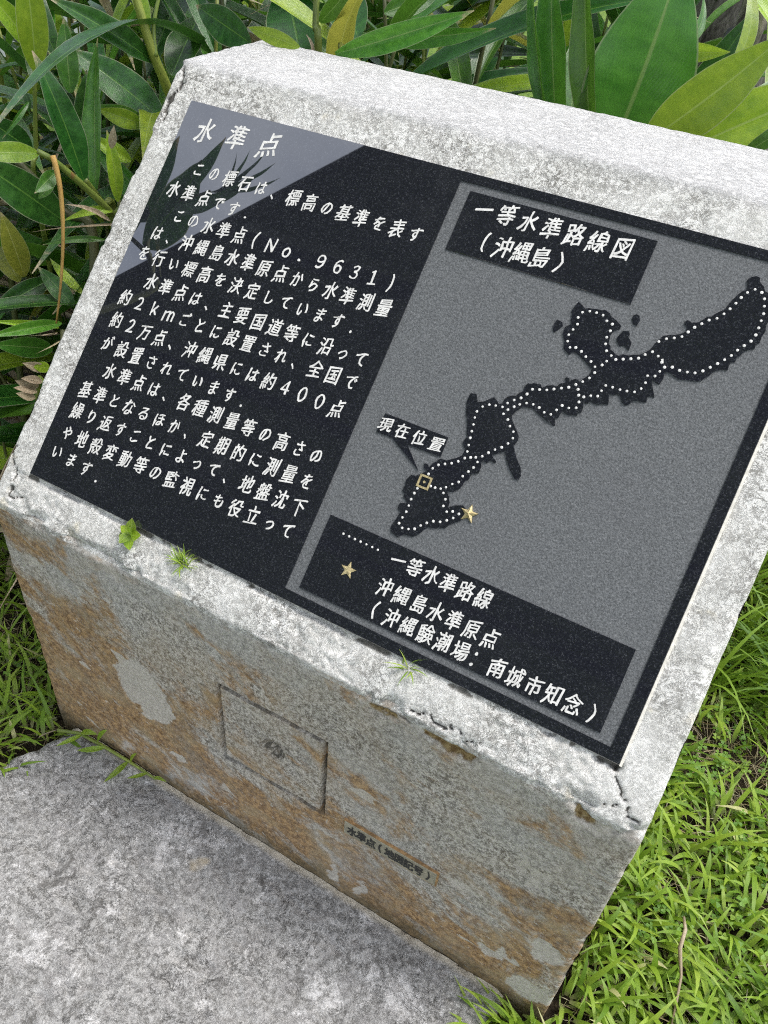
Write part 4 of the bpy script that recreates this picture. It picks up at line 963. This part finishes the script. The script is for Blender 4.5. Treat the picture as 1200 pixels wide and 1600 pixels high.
hero('ginger_plant', 'ginger shoot with a long arching leaf that has a brown bite, above the top edge', (.12, .95, GZ),
    [([(.12, .95, GZ), (.14, .93, .6), R(540, 110, 1.66), R(534, 80, 1.58)], .008, 'stem')],
    [('leaf_mid:f', R(524, 84, 1.52), R(742, 22, 1.46), .036, 10),
     ('leaf_mid:f', R(590, 60, 1.6), R(775, 58, 1.55), .030, 30),
     ('leaf_dark:f', R(560, 60, 1.7), R(520, -40, 1.8), .07, 0),
     ('leaf_mid:f', R(600, 20, 1.7), R(700, -20, 1.75), .04, 0)])

# the thicket: shoots filling the bed
def in_bed():
    k = 0
    while True:
        r = random.random()
        if r < .55: x, y = random.uniform(-1.3, 1.5), random.uniform(.80, 1.75)
        elif r < .78: x, y = random.uniform(-1.1, -.12), random.uniform(.22, .95)
        else: x, y = random.uniform(-2.2, .7), random.uniform(1.5, 2.5)
        if x > 1.0 and y < 1.25: continue
        if x > .25 and y < 1.3: continue
        if x > .55 and y > 1.2 and random.random() < .55: continue
        yield x, y
bed = in_bed(); random.seed(11)
n_sh = 0; used = []
while n_sh < 96:
    x, y = next(bed)
    if any((x-a)**2+(y-b)**2 < .085**2 for a, b in used): continue
    used.append((x, y))
    h = random.uniform(.85, 1.25) if y > .75 else random.uniform(.55, 1.0)
    if x < -.1 and y < .5: h *= .8
    if x > .6 and y > .9: h *= .85
    lean = Vector((random.uniform(-.18, .18), random.uniform(-.10, .2), 0))
    if x > -.1 and y < .95: lean.y = abs(lean.y)
    xr = 'far left of stone' if x < -.7 else 'left of stone' if x < -.1 else 'behind left end of stone' if x < .2 else 'behind left half of stone' if x < .45 else 'behind right half of stone' if x < .75 else 'behind right end of stone' if x < 1.0 else 'beyond right end of stone'
    yr = ('nearest row, ' if y < 1.0 else 'second row, ' if y < 1.3 else 'third row, ' if y < 1.6 else 'rearmost row, ') if y > .75 or x > -.1 else ('beside lower plaque, ' if y < .5 else 'beside upper plaque, ')
    sm = random.choice(['stem', 'stem_dark'])
    lw = 'leaning left' if lean.x < -.06 else 'leaning right' if lean.x > .06 else 'upright'
    hw = 'tall' if h > 1.05 else 'low' if h < .75 else 'middling'
    lab = hw+' '+lw+(' ginger shoot, bright stem, ' if sm == 'stem' else ' ginger shoot, olive stem, ')+yr+xr
    LBL[lab] = LBL.get(lab, 0)+1
    shoot((x, y, GZ), (x+lean.x, y+lean.y, h), (lean.x*-.3, lean.y*-.3, 0), random.randint(9, 13), random.uniform(.46, .70), KD,
        lab, 100+n_sh, rad=random.uniform(.005, .009),
        stemmat=sm, start=.2, group='ginger shoots filling the thicket')
    n_sh += 1
# low young shoots and leaf litter under them
for k in range(14):
    while True:
        x, y = random.uniform(-.9, -.10), random.uniform(.20, .9)
        if not(-.05 < x and y < .8): break
    shoot((x, y, GZ), (x+random.uniform(-.1, .05), y+random.uniform(-.05, .1), random.uniform(.22, .5)), (0, 0, 0), random.randint(4, 6), random.uniform(.16, .28),
        [('leaf_dark', .4), ('leaf_mid', .35), ('leaf_light', .15), ('leaf_dry', .1)], 'short ginger shoot in shade left of stone, '+('bed front' if y < .38 else 'bed middle' if y < .62 else 'bed back')+(' close to the stone' if x > -.32 else ' well away from the stone' if x < -.6 else ' a step from the stone'), 300+k, rad=.0045,
        stemmat='stem_dark', start=.3, group='short ginger shoots left of the stone')

# a shoot standing left of the stone, outside the picture, that the polished plaque mirrors
def mirror(px, py, s):
    q = R(px, py, 1.0); d = (q-Vector(CAM_LOC)).normalized(); n = Vector((0, -ST, CT)); P0 = Vector((0, 0, H+PT))
    t = (P0-Vector(CAM_LOC)).dot(n)/d.dot(n); P = Vector(CAM_LOC)+d*t
    return P+(d-n*2*d.dot(n))*s
MI = mirror
mroot = (-.55, -.05, GZ)
ml = [(225, 385, .62, 335, 262, .66, .14), (190, 372, .62, 262, 212, .66, .07), (215, 345, .64, 372, 232, .7, .065), (235, 330, .62, 400, 305, .66, .06),
      (180, 345, .66, 300, 225, .72, .09), (330, 300, .66, 438, 268, .68, .018), (335, 300, .66, 425, 248, .68, .014), (345, 296, .66, 400, 240, .68, .014), (350, 300, .66, 442, 290, .68, .014), (352, 290, .66, 378, 240, .68, .016)]
hero('ginger_plant', 'ginger shoot seen only as a dark mirrored shape in the upper left of the plaque', mroot,
    [([mroot, (-.50, -.05, .6), MI(205, 470, .62), MI(238, 425, .62), MI(230, 380, .62), MI(260, 330, .64), MI(330, 300, .66)], .0085, 'stem_dark'),
     ([MI(235, 400, .62), MI(205, 372, .62), MI(180, 350, .62)], .006, 'stem_dark')],
    [('leaf_dark:f', MI(a, b, c), MI(d, e, f), w*1.7, 0) for a, b, c, d, e, f, w in ml])

# tree trunk and leaning branch behind the right end
def trunk():
    root = empty('tree', (.35, 2.5, GZ)); tag(root, 'old grey brown tree trunk with a slanting branch behind the upper right leaves', 'tree')
    loc = (.35, 2.5, GZ)
    t = tube('trunk', [(.35, 2.5, -.2), (.42, 2.45, .3), (.50, 2.5, .9), (.48, 2.6, 1.8), (.3, 2.7, 3.2), (.1, 2.7, 5.0)], [.30, .25, .22, .21, .19, .14], M['bark'], root, loc, n=24)
    tube('branch', [R(1090, 215, 1.95), R(1130, 130, 2.0), R(1165, 60, 2.05), R(1190, -10, 2.1), R(1230, -200, 2.2)], [.022, .024, .028, .032, .036], M['bark'], root, loc, n=12)
    tube('branch', [Vector((.3, 2.7, 3.2)), Vector((-.8, 2.2, 4.2)), Vector((-1.6, 1.6, 5.0))], [.12, .08, .04], M['bark'], root, loc, n=12)
    tube('branch', [Vector((.3, 2.7, 3.2)), Vector((1.2, 3.2, 4.4)), Vector((1.8, 3.4, 5.6))], [.11, .07, .03], M['bark'], root, loc, n=12)
    for (a, b) in (((.9, 2.1), (1.3, 1.7)), ((.2, 2.2), (-.1, 1.9)), ((.6, 2.2), (.75, 1.75))):
        tube('root', [Vector((.45, 2.5, .15)), Vector((a[0], a[1], .06)), Vector((b[0], b[1], -.06))], [.12, .07, .03], M['bark'], root, loc, n=10)
    cr = []; rr = np.random.default_rng(3); V = []; F = []
    for k in range(9000):
        c = rr.choice(6); cc = [(-1.4, 1.9, 5.2), (1.8, 3.4, 5.8), (.1, 2.9, 6.2), (-.6, 3.6, 5.9), (2.6, 4.2, 5.2), (-2.2, 3.2, 5.4)][c]
        p = np.array(cc)+rr.normal(0, 1, 3)*(.75, .75, .45); d = rr.normal(0, 1, 3); d /= np.linalg.norm(d); e = np.cross(d, rr.normal(0, 1, 3)); e /= np.linalg.norm(e)
        b = len(V); V += [p-d*.06, p+e*.02, p+d*.06, p-e*.02]; F.append((b, b+1, b+2, b+3))
    o = mesh_obj('crown', np.array(V)-np.array(loc), np.array(F), M['leaf_dark'], root)
trunk_done = trunk()
# black strap with pale squares round the branch
def strap():
    p0, p1 = R(1137, 104, 1.965), R(1156, 58, 2.0)
    ax = (p1-p0); L = ax.length; z = ax.normalized(); x = z.cross((Vector(CAM_LOC)-p0).normalized()).normalized(); y = z.cross(x)
    root = empty('strap', p0); tag(root, 'black strap with three pale squares around the branch behind the leaves', 'strap')
    m = Matrix((x, y, z)).transposed().to_4x4()
    V, F = [], []; n = 14
    for i in range(9):
        for k in range(n): a = 2*math.pi*k/n; V.append((.031*math.cos(a), .031*math.sin(a), L*i/8))
    for i in range(8):
        for k in range(n): F.append((i*n+k, i*n+(k+1) % n, (i+1)*n+(k+1) % n, (i+1)*n+k))
    b = mesh_obj('band', V, F, M['strap'], root, smooth=True); b.matrix_basis = m
    for q in range(3):
        s0 = L*(.06+.33*q); pts = []
        for (aa, zz) in ((60, s0), (112, s0), (112, s0+L*.2), (60, s0+L*.2)):
            for s_ in (0,): pts.append((.0325*math.cos(math.radians(-aa)), .0325*math.sin(math.radians(-aa)), zz))
        V2 = [(.0322*math.cos(math.radians(-a)), .0322*math.sin(math.radians(-a)), zz) for zz in (s0, s0+L*.2) for a in (65, 82, 98, 115)]
        F2 = [(i, i+1, i+5, i+4) for i in range(3)]
        c = mesh_obj('square', V2, F2, M['strapw'], root); c.matrix_basis = m
strap()

# pale low wall and paving beyond the thicket
def bevel_box(name, x0, x1, y0, y1, z0, z1, mat, parent=None, bev=.01, loc=(0, 0, 0)):
    bm = bmesh.new(); bmesh.ops.create_cube(bm, size=1)
    for v in bm.verts: v.co = Vector(((x0+x1)/2+v.co.x*(x1-x0), (y0+y1)/2+v.co.y*(y1-y0), (z0+z1)/2+v.co.z*(z1-z0)))-Vector(loc)
    if bev: bmesh.ops.bevel(bm, geom=bm.edges[:], offset=bev, segments=2, affect='EDGES')
    o = bm_obj(name, bm, mat, parent)
    if not parent: o.location = loc
    return o
w = empty('garden_wall', (-3.5, 3.3, GZ)); tag(w, 'pale wall glimpsed in white patches through the thicket at the top left', 'wall')
bevel_box('wall_face', -7, -1.7, 3.2, 3.4, -.2, .78, M['pale'], w, .012, (-3.5, 3.3, GZ))
bevel_box('coping', -7.05, -1.65, 3.15, 3.45, .783, .85, M['pale'], w, .012, (-3.5, 3.3, GZ))
# the shelter roof over the photographer, mirrored as the dark part of the plaque
def shelter():
    loc = (-2.5, -4.5, GZ); b = empty('shelter', loc); tag(b, 'flat roofed shelter mirrored as a straight edged dark area in the polished plaque', 'shelter')
    out = [(-1.03, -.45), (-8.3, -5.28), (-6.5, -8.0), (1.8, -8.0), (1.8, -.45)]
    def slab(name, poly, z0, z1, mat):
        bm = prism([[(x-loc[0], y-loc[1]) for x, y in poly]], z0-loc[2], z1-loc[2]); return bm_obj(name, bm, mat, b)
    slab('roof', out, 4.0, 4.22, M['wall'])
    for k in range(6):
        y = -1.3-k*1.15; xl = -1.03-(-.45-y)*1.505+.15
        slab('ceiling_beam', [(xl, y), (1.6, y), (1.6, y-.14), (xl+.2, y-.14)], 3.85, 3.998, M['wall'])
    for x, y in ((1.5, -2.2), (1.5, -7.7), (-6.4, -5.2), (-6.0, -7.7)):
        o = tube('post', [Vector((x, y, -.2)), Vector((x, y, 3.998))], [.09, .09], M['wall'], b, loc, n=16)
shelter()

# ------------------------------------------------------------------ lawn
def blades(name, P, L, Wd, az, el, droop, tint, mat, seg=5, curl=None):
    n = len(P); t = np.linspace(0, 1, seg+1)
    ca, sa = np.cos(az), np.sin(az)
    r = np.zeros(n); z = np.zeros(n); a = el.copy(); X = []; Y = []; Zz = []; rows = []
    cx, cy, cz = P[:, 0].copy(), P[:, 1].copy(), P[:, 2].copy(); azc = az.copy()
    st = L/seg
    for i in range(seg+1):
        w = Wd*.5*(1-(t[i])**2.6)*(.55+.45*min(1, t[i]*4)) if i < seg else Wd*.03
        ux, uy = -np.sin(azc), np.cos(azc)
        rows.append(np.stack([np.stack([cx-ux*w, cy-uy*w, cz+w*.25], 1), np.stack([cx+ux*w, cy+uy*w, cz+w*.25], 1)], 1))
        cx = cx+np.cos(a)*np.cos(azc)*st; cy = cy+np.cos(a)*np.sin(azc)*st; cz = cz+np.sin(a)*st
        a = a-droop/seg*(.5+t[i]*1.2)
        if curl is not None: azc = azc+curl/seg
        low = (cz < GZ+.004) & (P[:, 2] < .2); cz = np.where(low, GZ+.004+.002*np.sin(azc*9), cz); a = np.where(low, np.maximum(a, .05), a)
    V = np.stack(rows, 1)                                # n, seg+1, 2, 3
    base = (np.arange(n)*(seg+1)*2)[:, None]; i = np.arange(seg)*2
    F = np.stack([base+i, base+i+1, base+i+3, base+i+2], 2).reshape(-1, 4)
    tt = np.repeat(tint, (seg+1)*2); al = np.tile(np.repeat(t, 2), n)
    return mesh_obj(name, V.reshape(-1, 3), F, M[mat], smooth=True, attrs=dict(tint=tt, along=al))
def lawn_points(n, x0, x1, y0, y1, keep):
    P = np.stack([RNG.uniform(x0, x1, n), RNG.uniform(y0, y1, n), np.full(n, GZ)], 1)
    x, y = P[:, 0], P[:, 1]
    ok = ~((x > -.012) & (x < 1.012) & (y > -.008) & (y < .73))
    ok &= ~((x > .035+np.clip(-(y+.01), 0, .16)*-.28) & (x < .938) & (y > -1.36) & (y <= 0))
    return P[ok & keep(x, y)]
DRY = [ray(1165, 1150, 1.0), ray(1140, 1250, 1.0)]
def gp(px, py):
    d = (ray(px, py, 1.0)-Vector(CAM_LOC)); t = (GZ-CAM_LOC[2])/d.z; return (CAM_LOC[0]+d.x*t, CAM_LOC[1]+d.y*t)
dry1, dry2 = gp(1165, 1170), gp(1190, 1240)
def dryness(x, y):
    P = np.stack([x, y, 0*x], 1)
    d = np.minimum(np.hypot((x-dry1[0])/1.0, (y-dry1[1])/.75), np.hypot((x-dry2[0])/1.2, (y-dry2[1])/.6))
    return 1-sstep(.07, .20, d+(fbm(P, 14, 3, 81)-.5)*.14)
def bedmask(x, y):
    return ((x < 0) & (y > .34)) | ((x > -.2) & (x < 1.0) & (y > .7))
def lawn():
    # nearest, densest part to the right, left corner, and a wider ring
    parts = []
    for (n, x0, x1, y0, y1, lk, bw) in ((15000, .95, 2.0, -.55, 1.3, 1.0, 1.0), (3600, -.75, .06, -.75, .42, 1.0, .9), (5000, .95, 3.2, 1.3, 3.2, 1.5, 1.4), (5000, -2.6, 3.4, -2.4, -.5, 1.2, 1.5), (3000, 2.0, 3.4, -.5, 1.3, 1.2, 1.5), (1500, -2.6, -.75, -.5, .4, 1.2, 1.5)):
        P = lawn_points(n, x0, x1, y0, y1, lambda x, y: (~bedmask(x, y)) & (RNG.uniform(0, 1, len(x)) > dryness(x, y)*.86) & (fbm(np.stack([x, y, 0*x], 1), 16, 3, 82)+RNG.uniform(-.12, .12, len(x)) > .36))
        parts.append((P, lk, bw))
    P = np.concatenate([p[0] for p in parts]); lk = np.concatenate([np.full(len(p[0]), p[1]) for p in parts]); bw = np.concatenate([np.full(len(p[0]), p[2]) for p in parts])
    n = len(P)
    L = RNG.gamma(9, 1/9, n)*.070*lk; Wd = RNG.uniform(.0048, .0118, n)*bw
    cl = fbm(P, 22, 2, 83); az = cl*22+RNG.normal(0, 1.0, n)
    el = RNG.uniform(.25, 1.25, n); dr = RNG.uniform(.5, 1.9, n)
    P[:, 2] += RNG.uniform(0, .028, n)
    tint = np.clip(RNG.beta(2.2, 2.2, n)*.75+(fbm(P, 7, 3, 84)-.4)*.55+(RNG.uniform(0, 1, n) > .965)*.5, 0, 1)
    # shadier and darker kind towards the bed
    # keep tips from piercing the stone
    tx, ty = P[:, 0]+np.cos(az)*L*.8, P[:, 1]+np.sin(az)*L*.8
    hit = (tx > -.004) & (tx < 1.004) & (ty > -.004) & (ty < .72)
    az = np.where(hit, az+math.pi, az)
    tag(blades('lawn_grass', P, L, Wd, az, el, dr, tint, 'grass', curl=RNG.normal(0, .5, n)), 'broad bladed bright green grass round the stone and slab', 'grass', kind='stuff')
    # tall darker grass further back on the right
    n = 1500; P = lawn_points(n, 1.03, 1.9, .72, 1.7, lambda x, y: y > .6)
    n = len(P); az = RNG.uniform(0, 6.28, n); L = RNG.uniform(.16, .34, n)
    az = np.where(P[:, 0] < 1.2, np.abs(az) % 2.4-1.2, az)
    tag(blades('tall_grass', P, L, RNG.uniform(.006, .011, n), az, RNG.uniform(.8, 1.4, n), RNG.uniform(.7, 2.0, n), RNG.uniform(0, .45, n), 'grass', seg=7), 'taller darker grass behind the right side of the stone', 'grass', kind='stuff')
    # fine thatch of dry strands
    # short young blades filling the gaps
    A = lawn_points(11000, .95, 2.0, -.55, 1.3, lambda x, y: RNG.uniform(0, 1, len(x)) > dryness(x, y)*.7)
    B = lawn_points(3000, -.75, .06, -.75, .42, lambda x, y: ~bedmask(x, y))
    P = np.concatenate([A, B]); n = len(P); az = RNG.uniform(0, 6.28, n)
    tx, ty = P[:, 0]+np.cos(az)*.03, P[:, 1]+np.sin(az)*.03; hit = (tx > -.002) & (tx < 1.002) & (ty > -.002) & (ty < .72); az = np.where(hit, az+math.pi, az)
    tag(blades('young_grass', P, RNG.uniform(.018, .05, n), RNG.uniform(.002, .0055, n), az, RNG.uniform(.3, 1.4, n), RNG.uniform(.3, 1.5, n), np.clip(RNG.beta(2.5, 1.8, n), 0, 1), 'grass', seg=3), 'short fine young grass filling the gaps in the lawn', 'grass', kind='stuff')
    A = lawn_points(11000, .95, 2.0, -.5, 1.3, lambda x, y: RNG.uniform(0, 1, len(x)) < .40+.6*dryness(x, y))
    B = lawn_points(2500, -.75, .06, -.7, .5, lambda x, y: x == x)
    P = np.concatenate([A, B]); n = len(P); P[:, 2] += RNG.uniform(0, .022, n)
    az = RNG.uniform(0, 6.28, n); L = RNG.uniform(.03, .09, n)
    tx, ty = P[:, 0]+np.cos(az)*L, P[:, 1]+np.sin(az)*L; hit = (tx > -.002) & (tx < 1.002) & (ty > -.002) & (ty < .72); az = np.where(hit, az+math.pi, az)
    tag(blades('dry_thatch', P, L, RNG.uniform(.0009, .0019, n), az, RNG.uniform(-.02, .45, n), RNG.uniform(.1, .9, n), RNG.uniform(0, 1, n)**1.5, 'straw', seg=4, curl=RNG.normal(0, 1.0, n)), 'fine dry strands lying between the grass blades', 'dry grass', kind='stuff')
lawn()

def leaflets(name, C, r, tint, mat, label, cat, nl=3, heart=True):
    V, F, T, A = [], [], [], []
    rr = random.Random(5)
    for (c, rad, tn) in zip(C, r, tint):
        a0 = rr.uniform(0, 6.28); tilt = rr.uniform(-.3, .3)
        for k in range(nl):
            a = a0+k*2*math.pi/nl; d = Vector((math.cos(a), math.sin(a), 0)); e = Vector((-d.y, d.x, 0)); b = len(V)
            prof = [(0, 0), (.35, .30), (.75, .46), (1.0, .30), (.88, 0), (1.0, -.30), (.75, -.46), (.35, -.30)]
            for (u, v) in prof:
                p = Vector(c)+d*u*rad+e*v*rad; p.z += -.12*rad*u+abs(v)*rad*.25+tilt*u*rad
                V.append(p); T.append(tn); A.append(1.0)
            m = Vector(c)+d*.5*rad; m.z += tilt*.5*rad-.03*rad; V.append(m); T.append(tn*.8); A.append(1.0)
            for q in range(8): F.append((b+q, b+(q+1) % 8, b+8))
    o = mesh_obj(name, V, F, M[mat], smooth=True, attrs=dict(tint=T, along=A)); tag(o, label, cat, kind='stuff'); return o
def clovers():
    cent = [gp(1150, 1030), gp(1175, 1060), gp(1110, 1040), gp(1120, 1160), gp(1175, 1140), gp(1095, 1190), gp(1075, 1215), gp(1125, 1210), gp(1165, 1340), gp(1130, 1430), gp(1080, 1480), gp(1185, 1500), gp(1010, 1450), gp(1060, 1210), gp(1190, 1260), gp(50, 1060), gp(100, 1140)]
    C, r, t = [], [], []
    for i, (x, y) in enumerate(cent):
        for k in range(random.randint(9, 17) if i < 15 else 5):
            px, py = random.gauss(x, .028), random.gauss(y, .028)
            if px < 1.012 and px > 0 or (px < .1 and py > -.02 and px > -.02): continue
            C.append((px, py, GZ+random.uniform(.028, .055))); r.append(random.uniform(.006, .0115)); t.append(random.random())
    leaflets('clover', C, r, t, 'clover', 'small three leaved clover patches in the grass right of the stone', 'clover')
clovers()

# small things growing on the stone's lower margin and round its foot
def slope_pt(u, v, h=0): return SLOPE @ Vector((u, v, h))
def small_weeds():
    u, v = WEEDS[0]; loc = slope_pt(u, v-.004, -.002); root = empty('weed_seedling', loc); tag(root, 'small round leaved seedling growing at the lower left edge of the plaque', 'plant')
    for a, L, w, el in ((100, .023, .95, .25), (160, .018, .95, .3), (210, .018, 1.0, .1), (20, .020, .95, .2), (300, .022, .9, .1), (60, .019, .8, .9), (255, .018, .9, .6)):
        d = SLOPE.to_3x3() @ Vector((math.cos(math.radians(a))*math.cos(el), math.sin(math.radians(a))*math.cos(el), math.sin(el)+.15))
        b = Vector(loc)+SLOPE.to_3x3() @ Vector((0, 0, .006)); add_leaf(root, SEED, b, b+d*L, 1, SLOPE.to_3x3() @ Vector((0, 0, 1)), loc)
    for j, (nb, sc, lab) in enumerate(((46, 1.0, 'bushy tuft of fine grass growing at the lower edge of the plaque'), (11, .95, 'sparse wisp of fine grass at the lower middle edge of the plaque'))):
        u, v = WEEDS[1+j]; c = slope_pt(u, v, -.002)
        P = np.array([[c.x+random.gauss(0, .007 if j == 0 else .003), c.y, c.z] for _ in range(nb)])
        n = nb; az = RNG.uniform(0, 6.28, n); L = RNG.uniform(.014, .036, n)*sc
        if j: L[:3] = (.04, .034, .026)
        el = RNG.uniform(.3, 1.3, n)
        back = np.sin(az) > .1; el = np.where(back, np.maximum(el, 1.0), el-.2)
        o = blades('grass_tuft', P, L, RNG.uniform(.0012, .0024, n), az, el, RNG.uniform(.3, 1.4, n), RNG.uniform(.2, 1, n), 'grass', seg=5, curl=RNG.normal(0, .5, n))
        tag(o, lab, 'grass tuft')
    # runner of grass creeping along the foot of the stone
    root = empty('grass_runner', (.06, -.02, 0)); loc = (.06, -.02, 0); tag(root, 'yellowish grass runner creeping along the joint between stone and slab', 'grass runner')
    path = [Vector(p) for p in ((.03, -.03, .010), (.07, -.012, .010), (.13, -.009, .009), (.19, -.008, .009), (.25, -.009, .007))]
    tube('stem', path, [.0038, .0036, .0034, .003, .0022], M['stem'], root, loc, n=7)
    for (x, yy, dx, dy, dz, w) in ((.07, -.012, .045, -.008, .05, .16), (.075, -.012, -.02, -.045, .012, .18), (.11, -.01, .02, .0, .055, .2), (.13, -.009, -.04, -.035, .008, .2), (.185, -.009, -.01, -.055, .006, .2), (.19, -.009, .012, -.001, .04, .2), (.23, -.009, -.02, -.03, .012, .18), (.245, -.009, .03, -.004, .02, .16)):
        b = Vector((x, yy, .010)); add_leaf(root, BL, b, b+Vector((dx, dy, dz)), w/.18, (0, -.4, 1), loc)
    # tuft at the right foot corner
    c = Vector((.965, -.02, -.01)); nb = 60
    P = np.array([[c.x+random.uniform(-.05, .05), c.y+random.uniform(-.05, .0), -.03] for _ in range(nb)]); n = nb
    az = RNG.uniform(2.6, 6.4, n); 
    tag(blades('grass_tuft', P, RNG.uniform(.05, .11, n), RNG.uniform(.004, .008, n), az, RNG.uniform(.5, 1.3, n), RNG.uniform(.5, 1.5, n), RNG.uniform(.3, .9, n), 'grass', seg=6), 'tuft of broad green grass at the right foot corner of the stone', 'grass tuft')
SEED = leaf_mesh('leaf', M['leaf_light'], aspect=.72, bend=.3, fold=.15, wav=.02, nl=8, seed=2, crease=0)
BL = leaf_mesh('leaf', M['leaf_light'], aspect=.18, bend=.4, fold=.3, wav=.02, nl=8, seed=4)
small_weeds()
# dry leaves and stalks on the ground
for (px, py, L, az, lab) in ((20, 960, .13, .9, 'brown dry leaf blade lying in the grass left of the stone'), (88, 1165, .05, 1.3, 'small brown dead leaf beside the left corner of the slab')):
    x, y = gp(px, py); b = Vector((x, y, GZ+.055)); d = Vector((math.cos(az), math.sin(az), .12)).normalized()*L
    root = empty('dry_leaf', b-d*.5); tag(root, lab, 'dead leaf'); add_leaf(root, LM['leaf_dry'][2], b-d*.5, b+d*.5, 1.6, (0, -.2, 1), b-d*.5)
x, y = gp(1035, 1510); b = Vector((x, y, GZ+.03))
o = tube('dry_stalk', [b+Vector(v) for v in ((.0, .06, .035), (.004, .03, .055), (.004, .0, .05), (.02, -.03, .03), (.025, -.07, .02), (.03, -.10, .0))], [.0022, .003, .0034, .0022, .002, .001], M['leaf_dry'], None, (0, 0, 0), n=6)
tag(o, 'pale broken dry stalk standing in the grass at the lower right', 'dry stalk')
# a scatter of dead leaves under the thicket: nobody could count them
V, F = [], []; rr = np.random.default_rng(9); UVs = []
for k in range(1400):
    while True:
        x, y = rr.uniform(-1.6, 1.6), rr.uniform(.2, 2.6)
        if (x < -.06 or y > .78) and not (x > 1.0 and y < 1.2): break
    az = rr.uniform(0, 6.28); L = rr.uniform(.05, .22); w = L*rr.uniform(.06, .14); d = np.array([math.cos(az), math.sin(az), rr.uniform(-.1, .3)]); e = np.array([-d[1], d[0], rr.uniform(-.4, .4)]); c = np.array([x, y, GZ+.012+rr.uniform(0, .04)])
    b = len(V)
    for i in range(5):
        t = i/4; q = c+d*L*(t-.5)+np.array([0, 0, .10*L*math.sin(t*3.1)]); ww = w*math.sin(math.pi*(.1+.85*t)); V += [q-e*ww, q+e*ww]
    F += [(b+2*i, b+2*i+1, b+2*i+3, b+2*i+2) for i in range(4)]
n = len(V); tag(mesh_obj('leaf_litter', V, F, M['straw'], attrs=dict(tint=np.repeat(rr.uniform(0, .75, n//10)**2.2, 10), along=np.ones(n)), smooth=True), 'brown dead leaves littering the soil under the thicket', 'leaf litter', kind='stuff')
